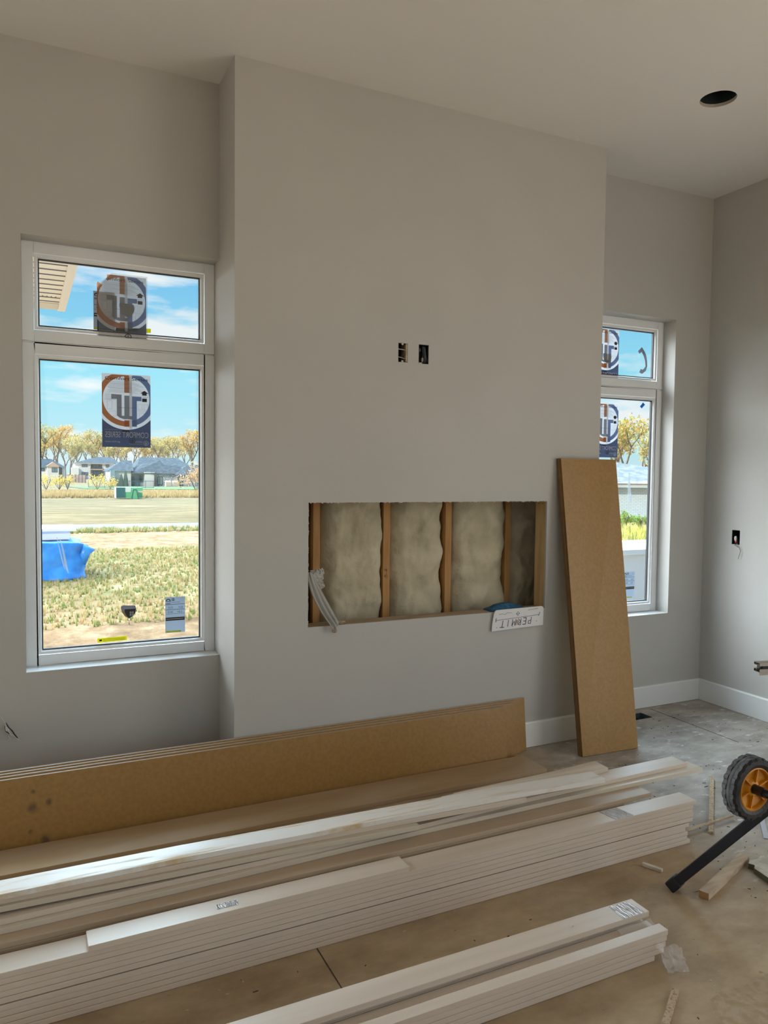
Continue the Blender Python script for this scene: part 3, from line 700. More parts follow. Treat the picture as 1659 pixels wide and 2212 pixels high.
# PERMIT panel, upside down, hooked on the sill
pp = [(2.272, .671), (2.610, .682), (2.6118, .740), (2.612, .777), (2.606, .785), (2.597, .788), (2.304, .785), (2.292, .779), (2.286, .768), (2.275, .713)]
pr_ = empty('permit_panel', (2.44, -.295, .67), 'white plastic panel hung upside down on the niche sill with handwritten PERMIT', 'panel')
m_ = MB(); m_.prism(pp, (0, -.3015, 0), (1, 0, 0), (0, 0, 1), (0, .006, 0)); m_.build('panel_sheet', BOARDW, pr_, bevel=.001)
ink = MB()
def stroke(a, b, w_=.0016):
    a = Vector((a[0], -.3022, a[1])); b = Vector((b[0], -.3022, b[1])); d_ = (b-a); n_ = Vector((-d_.z, 0, d_.x)).normalized()*w_
    ink.obox((a+b)/2, d_/2, (0, .0004, 0), n_)
stroke((2.296, .729), (2.580, .742), .0009); stroke((2.2965, .720), (2.2985, .741)); stroke((2.578, .735), (2.586, .756), .0013)
# letters read upside down (rotated 180 degrees): P E R M I T from right to left
def glyph(ch, cx, cz, w_=.024, h_=.036):
    S = {'P': [((0, 0), (0, 1)), ((0, 1), (.7, .95)), ((.7, .95), (.7, .55)), ((.7, .55), (0, .5))],
         'E': [((0, 0), (0, 1)), ((0, 1), (.8, 1)), ((0, .5), (.7, .5)), ((0, 0), (.8, 0))],
         'R': [((0, 0), (0, 1)), ((0, 1), (.7, .9)), ((.7, .9), (.0, .5)), ((0, .5), (.8, 0))],
         'M': [((0, 0), (0, 1)), ((0, 1), (.45, .3)), ((.45, .3), (.9, 1)), ((.9, 1), (.9, 0))],
         'I': [((.3, 0), (.3, 1))], 'T': [((.4, 0), (.4, 1)), ((-.2, 1), (1, 1))]}[ch]
    for a, b in S:
        stroke(*[(cx-(p[0]+.25*p[1])*w_, cz-p[1]*h_) for p in (a, b)], .0019 if ch in 'ET' else .0015)
for i, ch in enumerate('PERMIT'): glyph(ch, 2.530-.034*i-(.008 if i > 3 else 0), .733-.0016*i)
for (xa_, za_, n_) in ((2.400, .7655, 16), (2.575, .7775, 13)):
    q_ = (xa_, za_)
    for k in range(n_):
        n2_ = (q_[0]-.0052, za_-.0008*k*.5+random.uniform(-.0042, .0042)); stroke(q_, n2_, .0006); q_ = n2_
for a, b in (((2.436, .745), (2.436, .757)), ((2.443, .745), (2.443, .757)), ((2.436, .757), (2.428, .755)), ((2.443, .757), (2.452, .756)), ((2.428, .755), (2.440, .768)), ((2.452, .756), (2.440, .768))): stroke(a, b, .0008)
for x, z in ((2.302, .690), (2.432, .697), (2.564, .708), (2.407, .690)): ink.tube([(x, -.3022, z), (x, -.301, z)], .0022, 8)
ink.build('handwriting', INK, pr_)
m_ = MB(); m_.tube([(2.437, -.3021, .712), (2.437, -.3005, .712)], [.011, .012], 14); m_.build('round_hole', mat('hole_tan', (.40, .33, .24), .8), pr_)

# ============================================================ OUTLET BOXES, CAN, VENT
def box_recess(name, x0, x1, z0, z1, axis, face, depth, label, wires, group='electrical boxes in the chimney face'):
    c = ((x0+x1)/2, face+.02, (z0+z1)/2) if axis == 'y' else (face+.02, (x0+x1)/2, (z0+z1)/2)
    e_ = empty(name, c, label, 'electrical box', group)
    m_ = MB(); t = .002
    def B(a, b, c_, d_, e0, e1, mi=0):
        if axis == 'y': m_.box(a, b, face+e0, face+e1, c_, d_, mi)
        else: m_.box(face+e0, face+e1, a, b, c_, d_, mi)
    B(x0+.0005, x1-.0005, z0, z0+t, .003, depth); B(x0+.0005, x1-.0005, z1-t, z1, .003, depth); B(x0+.0005, x0+t, z0, z1, .003, depth); B(x1-t, x1-.0005, z0, z1, .003, depth)
    B(x0, x1, z0, z1, depth, depth+t)
    m_.build('box_shell', DARKB, e_)
    return e_
b1 = box_recess('outlet_box', *BR[0], 'y', YC, .07, 'black electrical box with two bare cross strips, left of the pair on the chimney face', 1)
m_ = MB(); x0, x1, z0, z1 = BR[0]
m_.tube([(x0+.002, YC+.012, z1-.028), (x1-.008, YC+.012, z1-.031)], .0018, 6); m_.build('cross_strap', WIREW, b1); m_ = MB(); m_.tube([(x0+.002, YC+.012, z0+.028), (x1-.009, YC+.012, z0+.020)], .0014, 6); m_.build('cross_strap', WIREW, b1)
for z in (z1-.004, z0+.004):
    m_ = MB(); m_.tube([((x0+x1)/2-.003, YC-.001, z), ((x0+x1)/2-.003, YC+.004, z)], .0058, 12); m_.build('screw_tab', PAINT, b1)
m_ = MB(); m_.box(x1-.009, x1-.001, YC+.002, YC+.06, z0+.003, z1-.003); m_.build('stud_edge', SILLW, b1)
b2 = box_recess('outlet_box', *BR[1], 'y', YC, .07, 'black electrical box stuffed with dark wires, right of the pair on the chimney face', 1)
x0, x1, z0, z1 = BR[1]
m_ = MB()
for k in range(5):
    xx = x0+.030+k*.0045; m_.tube([(xx, YC+.02, z1-.006), (xx+.004*math.sin(k), YC+.010, (z0+z1)/2), (xx-.006+.004*k, YC+.016, z0+.006)], .0016, 6)
m_.build('wire_bundle', WIREC, b2)
m_ = MB(); crumple(m_, (x0+.026, YC+.012, z0+.022), .006, .005, .012, 4, .2, 8); m_.build('wire_nut', mat('dusty_pink', (.30, .22, .20), .6), b2)
m_ = MB(); crumple(m_, (x0+.012, YC+.016, z1-.026), .008, .004, .009, 6, .2, 8); m_.build('wire_nut', mat('dark_plum', (.06, .04, .05), .6), b2)
m_ = MB(); m_.box(x0+.002, x0+.020, YC+.001, YC+.006, z0+.001, z0+.006); m_.build('screw_tab', PAINT, b2)
b3 = box_recess('outlet_box', -.290, -.229, 1.079, 1.172, 'x', XR, .06, 'black electrical box with a red capped wire on the right wall', 1, 'electrical boxes in the side walls')
m_ = MB(); crumple(m_, (XR-.004, -.262, 1.118), .008, .009, .017, 3, .15, 8); m_.build('wire_nut', WIREW, b3)
m_ = MB(); crumple(m_, (XR-.005, -.266, 1.098), .006, .008, .006, 3, .15, 8); m_.build('wire_nut', REDP, b3)
m_ = MB(); m_.tube([(XR+.03, -.262, 1.11), (XR-.006, -.262, 1.092), (XR-.014, -.268, 1.080), (XR-.010, -.292, 1.068), (XR-.012, -.309, 1.043), (XR-.010, -.291, .988)], .0016, 6)
m_.tube([(XR+.02, -.272, 1.10), (XR-.008, -.278, 1.086), (XR-.012, -.262, 1.075), (XR-.014, -.290, 1.064)], .0016, 6); m_.build('wire_tail', WIREC, b3)
# wire bundle at the far left edge
b4 = box_recess('outlet_box', -.172, -.120, .40, .495, 'y', 0, .06, 'torn electrical box with pale wires hanging out low on the far left wall', 1, 'electrical boxes in the side walls')
m_ = MB(); m_.tube([(-.140, .01, .45), (-.110, -.006, .437), (-.087, -.008, .425), (-.071, -.018, .398), (-.066, -.022, .385)], .0018, 6)
m_.tube([(-.064, -.022, .375), (-.052, -.026, .350), (-.042, -.026, .345), (-.018, -.020, .314)], .002, 6)
m_.tube([(-.055, -.024, .350), (-.044, -.030, .340), (-.052, -.026, .330), (-.060, -.024, .342)], .0018, 6); m_.build('wire_tail', WIREW, b4)
m_ = MB(); m_.tube([(-.070, -.014, .400), (-.058, -.020, .378), (-.044, -.022, .362), (-.036, -.020, .345), (-.024, -.014, .325)], .0026, 6); m_.tube([(-.074, -.010, .385), (-.070, -.018, .362), (-.054, -.020, .350)], .002, 6); m_.build('wire_tail', DARKB, b4)
m_ = MB(); m_.add([(-.073, -.020, .392), (-.070, -.024, .365), (-.050, -.022, .368), (-.066, -.014, .385)], [(0, 1, 2), (0, 2, 3), (0, 3, 1), (1, 3, 2)]); m_.build('paper_tag', WIREW, b4)

can = empty('recessed_light_can', (CX, CY, H+.02), 'dark open can for a recessed light in the round ceiling hole', 'light fitting')
m_ = MB(); n = 40
for z, r_ in ((0, 0),): pass
v = [(CX+.086*math.cos(2*PI*i/n), CY+.086*math.sin(2*PI*i/n), H+.017) for i in range(n)]+[(CX+.086*math.cos(2*PI*i/n), CY+.086*math.sin(2*PI*i/n), H+.15) for i in range(n)]
m_.add(v, [(i, (i+1) % n, n+(i+1) % n, n+i) for i in range(n)]+[tuple(range(n, 2*n))]); m_.build('can_shell', mat('dark_can', (.035, .05, .05), .35, metal=.3), can)
m_ = MB(); m_.box(CX-.03, CX+.02, CY-.02, CY+.03, H+.12, H+.148); m_.build('junction_plate', DARKB, can)
m_ = MB(); m_.tube([(CX-.05, CY+.03, H+.04), (CX-.046, CY+.03, H+.052)], .0045, 8); m_.build('screw_head', WIREW, can)

fv = empty('floor_duct', (3.446, -.128, -.2), 'open dark air duct in the floor beside the tall leaning panels', 'duct')
m_ = MB(); a, b, c, d_ = 3.32, 3.572, -.18, -.077
for q in ((a, a+.002, c, d_), (b-.002, b, c, d_), (a, b, c, c+.002), (a, b, d_-.002, d_)): m_.box(q[0], q[1], q[2], q[3], -.24, -.001)
m_.build('duct_wall', DUCT, fv); m_ = MB(); m_.box(a, b, c, d_, -.245, -.24); m_.build('duct_bottom', DARKB, fv)
m_ = MB(); m_.box(3.485, 3.490, c, d_, -.06, -.01); m_.build('damper', DARKB, fv)

# ============================================================ BOARDS
ORD = ['lowest', 'second from the floor', 'third from the floor', 'fourth from the floor', 'fifth from the floor', 'sixth from the floor', 'seventh from the floor', 'eighth from the floor', 'ninth from the floor', 'tenth from the floor']
def board(name, line, z, w, t, m, label, group, bev=.0012, dz=None):
    mb = MB(); mb.board(line, z, w, t, 0, dz)
    o = mb.build(name, m, bevel=bev); return tag(o, label, 'board', group)
def lin(x0, x1, a, b, n=2): return [(x0+(x1-x0)*i/(n-1), a+b*(x0+(x1-x0)*i/(n-1))) for i in range(n)]
# middle stack (near face about y = -1.49)
re = [2.478, 2.462, 2.464, 2.452, 2.470, 2.490, 2.494, 2.488, 2.492, 2.505]
z = 0
for i in range(10):
    t = .0173; 
    if i == 5: z += .0030
    if i == 2: z += .0006
    z1 = z+t
    off = [.0, .001, .0005, .0025, .001, 0, .001, 0, .001, -.0005][i]
    board('trim_board', lin(re[i]-4.88, re[i], -1.4995+off, .0090), z1, .0875, t-.0009, PRIMED,
          'long primed trim board, %s in the ten-high stack in the middle of the floor' % ORD[i], 'middle stack of primed trim boards')
    z = z1
ZR = z
board('trim_board', [(.155, -1.5035), (.60, -1.4955), (1.163, -1.4900)], ZR+.0175, .0795, .0172, PRIMED,
      'short sawdusty primed board with fine saw grooves lying on top of the middle stack', 'loose boards on the stacks')
GRV = mat('groove', (.22, .18, .15), .8)
# stack behind it
for i in range(11):
    r_ = 2.362 if i == 10 else 2.20+.012*math.sin(i*2.3)
    board('trim_board', lin(r_-4.4, r_, -1.3875+.0006*(i % 3), .0060), .0175*(i+1), .180, .0168, KRAFT,
          'wide primed board, %s in the stack just behind the middle stack' % (ORD[i] if i < 10 else 'the eleventh and topmost'), 'wide primed boards behind the middle stack')
ZS = .0175*11
def loose(pts, k, m, label, w=.089, t=.0172, name='trim_board', lift=0):
    return board(name, pts, ZS+.0175*k, w, t, m, label, 'loose boards on the stacks', dz=[lift*max(0, min(1, (1.0-p[0])/1.1)) for p in pts])
loose([(-2.13, -1.386), (-.066, -1.343), (.452, -1.332), (1.10, -1.308), (2.0, -1.296), (2.742, -1.299)], 1, PRIMEDW, 'white board lowest of the loose pile, its right end reaching farthest right over the floor')
loose([(-2.19, -1.360), (-.066, -1.326), (.455, -1.312), (1.286, -1.300), (1.80, -1.272), (2.689, -1.259)], 2, PRIMED, 'tan grey board second in the loose pile, right end just short of the longest board')
loose([(-2.4, -1.322), (-.067, -1.303), (.456, -1.309), (.816, -1.310), (1.285, -1.334)], 3, PRIMEDW, 'board third in the loose pile ending in the middle with a white square end', lift=.009)
loose([(-2.3, -1.300), (-.067, -1.293), (.459, -1.298), (.82, -1.296), (1.104, -1.301), (1.755, -1.333)], 4, PRIMED, 'board just under the topmost loose board, its square end halfway along the right part', lift=.009)
loose([(-2.5, -1.312), (-.066, -1.301), (.46, -1.294), (.818, -1.299), (1.105, -1.302), (1.683, -1.320), (2.135, -1.346)], 5, DUSTY, 'topmost loose white board with a long smear of brown sawdust', w=.086, lift=.009)
loose([(1.479, -1.238), (2.0, -1.216), (2.291, -1.192)], 3, PRIMEDW, 'short white board poking out behind the topmost loose board at the right', w=.0865)
loose([(-2.2, -1.214), (.487, -1.2135)], 3, PRIMED, 'board at the back of the loose pile ending in a dark notch at the left', w=.086)
loose([(1.56, -1.188), (2.318, -1.160)], 2, PRIMED, 'short offcut tucked under the back right end of the loose pile', w=.08)
loose([(1.50, -1.202), (2.28, -1.200)], 1, PRIMED, 'spacer board lying at the back of the wide stack under the offcut', w=.05)
# clear tape pieces
def patch(name, pts, z, m, label, cat='tape', group=None):
    mb = MB(); mb.prism(pts, (0, 0, z), (1, 0, 0), (0, 1, 0), (0, 0, .0008)); return tag(mb.build(name, m), label, cat, group)
patch('clear_tape', [(2.075, -1.4795), (2.165, -1.4790), (2.150, -1.3955), (2.060, -1.396)], ZR+.0004, TAPE, 'strip of shiny clear tape across the top of the middle stack near its right end')
patch('clear_tape', [(.520, -1.474), (.585, -1.472), (.588, -1.446), (.523, -1.448)], ZR+.0179, TAPE, 'small shiny label on the short dusty board on the middle stack')
# pencil lines
for k, (pl, zz, lb) in enumerate(([[(1.30, -1.350), (1.44, -1.347)], ZS, 0], [[(1.55, -1.334), (1.80, -1.330)], ZS, 0], [[(1.50, -1.452), (1.86, -1.448)], ZR, 0], [[(.28, -1.366), (.40, -1.364)], ZS, 0])): pass

# near stack
for row, (yn, n_) in enumerate(((-1.9895, 4), (-1.8965, 5))):
    for i in range(n_):
        r_ = ([1.768, 1.806, 1.813, 1.818, 1.820] if row == 0 else [1.80, 1.81, 1.805, 1.81, 1.80])[i]
        board('trim_board', lin(r_-4.88, r_, yn-.0095, .0055), .0175*(i+1), .0885, .0165, PRIMED,
              'primed board, %s in the %s row of the nearest stack' % (ORD[i], 'front' if row == 0 else 'back'), 'nearest stack of primed boards')
board('trim_strip', lin(-3.0, 1.822, -1.9990, .0055), .0875, .038, .0172, PRIMED, 'narrow primed strip on the front top edge of the nearest stack', 'nearest stack of primed boards')
board('trim_board', lin(-2.6, 1.820, -1.9200, .0055), .1052, .080, .0172, PRIMED, 'flat primed board lying on top at the back of the nearest stack', 'nearest stack of primed boards')
patch('clear_tape', [(1.712, -1.911), (1.802, -1.909), (1.793, -1.838), (1.716, -1.836)], .1054, TAPE, 'square patch of shiny clear tape on the nearest stack near its right end')
m_ = MB(); v = []; f = []; K, J = 18, 10
for i in range(K+1):
    for q in range(J+1):
        t, s_ = i/K, q/J
        x = 1.755+.085*t*(1-.2*s_)+.012*noise.noise(Vector((t*4, s_*4, 2))); y = -2.000-.055*s_-.022*t+.012*noise.noise(Vector((t*5, s_*5, 9)))
        zz = .062*(1-s_)*(1-.3*t)+.006+.010*noise.noise(Vector((t*6, s_*6, 5)))
        v.append((x, y, max(.001, zz)))
for i in range(K):
    for q in range(J): a = i*(J+1)+q; f.append((a, a+1, a+J+2, a+J+1))
m_.add(v, f); tag(m_.build('shrink_wrap', SHRINK, smooth=True), 'torn clear shrink wrap trailing onto the floor from the corner of the nearest stack', 'plastic wrap')
m_ = MB(); v = []; f = []
for i in range(K+1):
    for q in range(J+1):
        t, s_ = i/K, q/J
        v.append((1.68+.14*t, -1.948+.034*s_, .0715+.012*s_+.0035*noise.noise(Vector((t*9, s_*4, 1)))))
for i in range(K):
    for q in range(J): a = i*(J+1)+q; f.append((a, a+1, a+J+2, a+J+1))
m_.add(v, f); tag(m_.build('shrink_wrap', SHRINK, smooth=True), 'crumpled clear wrap in the channel near the right end of the nearest stack', 'plastic wrap')
m_ = MB(); m_.box(1.532, 1.541, -1.874, -1.866, .1052, .110); tag(m_.build('wood_chip', PRIMEDW, bevel=.001), 'tiny wood chip on top of the nearest stack', 'wood chip')

# raw MDF: flat panel on the floor
MOTTLEDMDF = mat('mottled_raw_mdf', (.36, .24, .125), .33, .6, c2=(.42, .32, .21), nscale=2.6, nstretch=(.6, 3, 1), detail=9, lo=.38, hi=.66, bump=.02, bscale=300)  # greyish window sheen averaged into the brown colour, mottled by noise
board('mdf_panel', [(-1.3, -.640), (2.402, -.629)], .0195, .208, .019, MOTTLEDMDF, 'long raw brown panel lying flat on the floor in front of the leaning ones', 'raw brown panels', .0008)
# raw MDF panels leaning on edge along the chimney
def lean_panel(k, x0, x1, yb, yt, h, t, m, label):
    # yb = back bottom, yt = back top; panel standing on its long edge
    b = Vector((0, yb, 0)); dy = yt-yb; zt_ = math.sqrt(h*h-dy*dy); up = Vector((0, dy, zt_))/h; nn = Vector((0, -up.z, up.y))
    b.z = max(0, -nn.z*t)+.0004
    mb = MB()
    A = [Vector((x0, 0, 0))+b, Vector((x1, 0, 0))+b, Vector((x1, 0, 0))+b+up*h, Vector((x0, 0, 0))+b+up*h]
    B = [p+nn*t for p in A]
    mb.add(A+B, [(0, 3, 2, 1), (4, 5, 6, 7)], 0); mb.add(A+B, [(0, 1, 5, 4), (2, 3, 7, 6), (1, 2, 6, 5), (0, 4, 7, 3)], 1)
    return tag(mb.build('mdf_panel', [m, MDFPALE if k < 9 else MDFEDGE], bevel=.0012), label, 'board', 'raw brown panels')
LP = [(2.490, -.318, -.2878, .2865, 'hindmost of the long brown panels leaning on the chimney, sticking out farthest right'),
      (2.442, -.341, -.3085, .2830, 'second from the back of the long brown panels leaning along the chimney'),
      (2.392, -.364, -.3295, .2795, 'third from the back of the long brown panels leaning along the chimney'),
      (2.316, -.388, -.3510, .2750, 'front long brown panel leaning along the chimney, dark smudges at its left end')]
def smudged():
    m = RAWMDF.copy(); m.name = 'smudged_mdf'; t = m.node_tree; b = t.nodes['Principled BSDF']; nn = t.nodes.new; lk = t.links.new
    src = b.inputs['Base Color'].links[0].from_socket; tcn = nn('ShaderNodeTexCoord'); fac = None
    for (x, z, r_) in ((-.455, .155, .045), (-.395, .165, .030), (-.455, .215, .020), (-.465, .06, .022), (-.41, .02, .04)):
        mpn = nn('ShaderNodeMapping'); mpn.vector_type = 'POINT'; mpn.inputs['Location'].default_value = (-x/r_, 0, -z/r_); mpn.inputs['Scale'].default_value = (1/r_, .01, 1/r_); lk(tcn.outputs['Object'], mpn.inputs[0])
        g = nn('ShaderNodeTexGradient'); g.gradient_type = 'SPHERICAL'; lk(mpn.outputs[0], g.inputs[0])
        if fac is None: fac = g.outputs['Fac']
        else: a = nn('ShaderNodeMath'); a.operation = 'MAXIMUM'; lk(fac, a.inputs[0]); lk(g.outputs['Fac'], a.inputs[1]); fac = a.outputs[0]
    n = nn('ShaderNodeTexNoise'); n.inputs['Scale'].default_value = 24; n.inputs['Detail'].default_value = 9; n.inputs['Roughness'].default_value = .8; lk(tcn.outputs['Object'], n.inputs['Vector'])
    a = nn('ShaderNodeMath'); a.operation = 'MULTIPLY'; lk(fac, a.inputs[0]); lk(n.outputs[0], a.inputs[1])
    r = nn('ShaderNodeValToRGB'); lk(a.outputs[0], r.inputs[0]); r.color_ramp.elements[0].position = .20; r.color_ramp.elements[1].position = .46; r.color_ramp.elements[1].color = (.7, .7, .7, 1)
    x = nn('ShaderNodeMix'); x.data_type = 'RGBA'; lk(r.outputs[0], x.inputs[0]); lk(src, x.inputs[6]); x.inputs[7].default_value = (.055, .045, .035, 1); lk(x.outputs[2], b.inputs['Base Color'])
    return m
SMUDGED = smudged()
for k, (x1, yb, yt, h, lb) in enumerate(LP): lean_panel(k, x1-3.66, x1, yb, yt, h, .0187, SMUDGED if k == 3 else RAWMDF, lb)
# tall panels leaning on the chimney corner
def tall_panel(k, x0, x1, yt_back, yb_back, h, t, label):
    dy = yt_back-yb_back; zt_ = math.sqrt(h*h-dy*dy); up = Vector((0, dy, zt_))/h; nn = Vector((0, -up.z, up.y))
    b = Vector((0, yb_back, .0004)); b.z = max(0, -nn.z*t)+.0004
    mb = MB(); A = [Vector((x0, 0, 0))+b, Vector((x1, -.018, 0))+b, Vector((x1-.0, 0, 0))+b+up*h, Vector((x0-.018, 0, 0))+b+up*h]
    B = [p+nn*t for p in A]
    mb.add(A+B, [(0, 3, 2, 1), (4, 5, 6, 7)], 0); mb.add(A+B, [(0, 1, 5, 4), (2, 3, 7, 6), (1, 2, 6, 5), (0, 4, 7, 3)], 1)
    return tag(mb.build('mdf_panel', [RAWMDF, MDFEDGE], bevel=.001), label, 'board', 'raw brown panels')
tall_panel(0, 2.706, 3.085, -.2875, -.503, 1.618, .0187, 'tall upright brown panel at the back of the pair propped against the chimney corner')
tall_panel(1, 2.708, 3.083, -.3065, -.5225, 1.6175, .0187, 'tall upright brown panel in front of the pair propped against the chimney corner')

# ============================================================ SCRAPS ON THE FLOOR
def stick(name, a, b, w, t, m, label, z0=.0006, zb=None, cat='wood scrap', bev=.001, endm=None):
    a = Vector((*a, z0+t/2)); b = Vector((*b, (z0 if zb is None else zb)+t/2)); d_ = b-a; s_ = Vector((-d_.y, d_.x, 0)).normalized()*w/2; up = d_.cross(s_).normalized()*t/2
    mb = MB(); c = (a+b)/2; d2 = d_/2
    v = [c+d2*i+s_*j_+up*k for k in (-1, 1) for j_ in (-1, 1) for i in (-1, 1)]
    mb.add(v, [(0, 2, 3, 1), (4, 5, 7, 6), (0, 1, 5, 4), (2, 6, 7, 3)], 0); mb.add(v, [(0, 4, 6, 2), (1, 3, 7, 5)], 1)
    return tag(mb.build(name, [m, endm or m], bevel=bev), label, cat)
stick('chipboard_strip', (3.114, -1.032), (2.622, -1.456), .020, .010, CHIP, 'speckled chipboard strip on the floor right of the middle stack')
stick('wood_strip', (2.515, -1.409), (2.830, -1.393), .012, .006, PLY, 'thin reddish sliver of wood crossing over the chipboard strip beside the middle stack', .0115)
stick('wood_block', (2.193, -1.800), (2.562, -1.670), .036, .025, SILLW, 'pale square timber offcut on the floor beside the black stand leg', endm=mat('end_grain', (.30, .15, .05), .9))
stick('wood_block', (2.165, -1.532), (2.196, -1.602), .015, .012, PRIMEDW, 'little wood offcut on the floor below the right end of the middle stack')
stick('chipboard_strip', (1.717, -2.121), (1.47, -2.29), .020, .010, CHIP, 'speckled chipboard strip at the bottom edge near the torn wrap')
stick('metal_strip', (3.040, -1.360), (2.80, -1.585), .022, .003, mat('pale_strip', (.42, .42, .45), .5), 'pale flat strip on the floor behind the orange wheel')
m_ = MB(); v = []; n = 15
top = [(2.547, -1.705), (2.520, -1.722), (2.530, -1.741), (2.508, -1.757), (2.500, -1.800), (2.49, -1.86), (2.60, -1.90), (2.70, -1.80), (2.665, -1.715), (2.615, -1.700), (2.580, -1.712)]
m_.prism(top, (0, 0, .001), (1, 0, 0), (0, 1, 0), (0, 0, .022), 0, 1); tag(m_.build('plywood_chunk', [mat('pale_ply', (.50, .46, .38), .8, c2=(.36, .31, .24), nscale=20), MOSS], bevel=.002), 'broken pale plywood chunk with a mossy edge at the right edge of the floor', 'wood scrap')
# shavings and grit (uncountable)
m_ = MB()
for k in range(420):
    x = random.uniform(2.35, 4.1); y = random.uniform(-1.9, -.05)
    if x < 3.1 and -.6 < y: continue
    s_ = random.uniform(.001, .0045); a = random.random()*PI
    m_.obox((x, y, .001), (math.cos(a)*s_*random.choice((1, 1, 3)), math.sin(a)*s_, 0), (-math.sin(a)*s_*.4, math.cos(a)*s_*.4, 0), (0, 0, .0009), random.choice((0, 0, 1)))
for k in range(110):
    x = random.uniform(.1, 2.6); y = random.uniform(-2.6, -1.52)
    s_ = random.uniform(.001, .004); a = random.random()*PI
    if -2.03 < y < -1.8 and x < 1.85: continue
    m_.obox((x, y, .001), (math.cos(a)*s_*random.choice((1, 3)), math.sin(a)*s_, 0), (-math.sin(a)*s_*.4, math.cos(a)*s_*.4, 0), (0, 0, .0009), random.choice((0, 1, 1)))
tag(m_.build('floor_debris', [mat('dark_grit', (.05, .035, .025), .9), mat('pale_shaving', (.50, .40, .28), .9)]), 'dark grit and wood shavings scattered over the subfloor', 'debris', kind='stuff')
# light sawdust ridge at the lower right
m_ = MB(); v = []; f = []; K = 70
for i in range(K+1):
    for q in range(K+1):
        x = 1.72+.62*i/K; y = -2.42+.40*q/K
        e = min(i, K-i, q, K-q)/K*2
        hh = .010*max(0, noise.noise(Vector((x*5, y*5, 3)))+.35)*min(1, e*2.5)+.003*noise.noise(Vector((x*60, y*60, 0)))*min(1, e*3)
        v.append((x, y, hh-.0015))
for i in range(K):
    for q in range(K): a = i*(K+1)+q; f.append((a, a+K+1, a+K+2, a+1))
m_.add(v, f); tag(m_.build('sawdust_drift', mat('sawdust', (.36, .27, .17), .95, .1, c2=(.42, .33, .23), nscale=40, bump=.5, bscale=90), smooth=True), 'drift of tan sawdust on the floor at the lower right', 'sawdust', kind='stuff')

# ============================================================ ROLLING TOOL STAND
ts = empty('tool_stand', (2.3, -2.0, 0), 'black folding tool stand with orange wheel standing at the right edge', 'tool stand')
hub = Vector((2.104, -2.040, .517)); Rw = .101
def revolve(mb, prof, c, n=64, mi=0, tooth=0, nt_=0):   # axis along y; prof (r, y)
    m = len(prof); v = []
    for i in range(n):
        a = 2*PI*i/n
        for r_, y in prof:
            rr = r_
            if tooth and r_ > Rw*.93: rr = r_-(tooth if math.sin(a*nt_+(0 if y < 0 else 1.5)) > 0 else 0)
            v.append((c.x+rr*math.cos(a), c.y+y, c.z+rr*math.sin(a)))
    f = [(i*m+k, ((i+1) % n)*m+k, ((i+1) % n)*m+k+1, i*m+k+1) for i in range(n) for k in range(m-1)]
    mb.add(v, f, mi)
wh = MB(); revolve(wh, [(.068, .024), (.080, .028), (Rw-.006, .027), (Rw, .020), (Rw, .008), (Rw-.004, .008)], hub, 160, 1, .0035, 20)
revolve(wh, [(Rw-.005, .0081), (Rw-.0015, .004), (Rw-.0015, -.004), (Rw-.005, -.0081)], hub, 160, 1)
revolve(wh, [(Rw-.004, -.008), (Rw, -.008), (Rw, -.020)], hub, 160, 1, .0035, 20)
revolve(wh, [(Rw, -.020), (Rw-.006, -.027), (.080, -.028), (.069, -.024)], hub, 160, 0, .0035, 20)
wobj = wh.build('wheel', [RUBBER, GREYR], ts)
rm = MB(); revolve(rm, [(.069, .024), (.0695, -.0245), (.066, -.026), (.0635, -.022), (.0605, -.012), (.030, -.009), (.024, -.017), (.018, -.018), (.0, -.018)], hub, 64)
revolve(rm, [(.069, .024), (.060, .022), (0, .018)], hub, 64)
for k in range(6):
    a = 2*PI*k/6+.3; d_ = Vector((math.cos(a), 0, math.sin(a))); c = hub+d_*.042+Vector((0, -.014, 0)); rm.obox(c, d_*.021, Vector((0, .007, 0)), d_.cross(Vector((0, 1, 0)))*.0022)
rm.build('wheel_rim', ORANGE, wobj)
m_ = MB(); m_.tube([hub+Vector((0, -.015, 0)), hub+Vector((0, -.055, .0))], .0155, 20); m_.tube([hub+Vector((0, .02, 0)), hub+Vector((0, -.47, 0))], .0125, 20); m_.build('axle', BLACKM, ts, smooth=False)
def sqtube(mb, a, b, w, h, up=(0, 0, 1), mi=0):
    a, b = Vector(a), Vector(b); d_ = (b-a)/2; s_ = d_.cross(Vector(up)).normalized()*w/2; u_ = s_.cross(d_).normalized()*h/2
    mb.obox((a+b)/2, d_, s_, u_, mi)
foot = Vector((2.138, -1.712, .022)); l1 = Vector((2.25, -1.985, .385)); dl = (l1-foot).normalized(); ltop = foot+dl*1.10
m_ = MB(); sqtube(m_, foot+dl*.02, ltop, .037, .034); m_.build('leg', BLACKM, ts, bevel=.004, seg=3)
m_ = MB(); sqtube(m_, foot-dl*.016, foot+dl*.032, .045, .042); m_.build('foot_cap', RUBBER, ts, bevel=.006, seg=3)
f2 = Vector((3.10, -1.72, .022)); t2 = Vector((3.20, -2.38, .86))
m_ = MB(); sqtube(m_, f2, t2, .032, .030); m_.build('leg', BLACKM, ts, bevel=.004)
m_ = MB(); sqtube(m_, (2.45, -2.85, .02), (2.42, -2.40, .86), .032, .030); m_.build('leg', BLACKM, ts, bevel=.004)
m_ = MB(); sqtube(m_, (3.15, -2.85, .02), (3.20, -2.40, .86), .032, .030); m_.build('leg', BLACKM, ts, bevel=.004)
m_ = MB(); sqtube(m_, (2.30, -2.39, .86), (3.3, -2.39, .86), .035, .035); sqtube(m_, (2.46, -1.99, .86), (2.46, -2.42, .86), .03, .03); sqtube(m_, (3.1, -2.12, .86), (3.1, -2.42, .86), .03, .03)
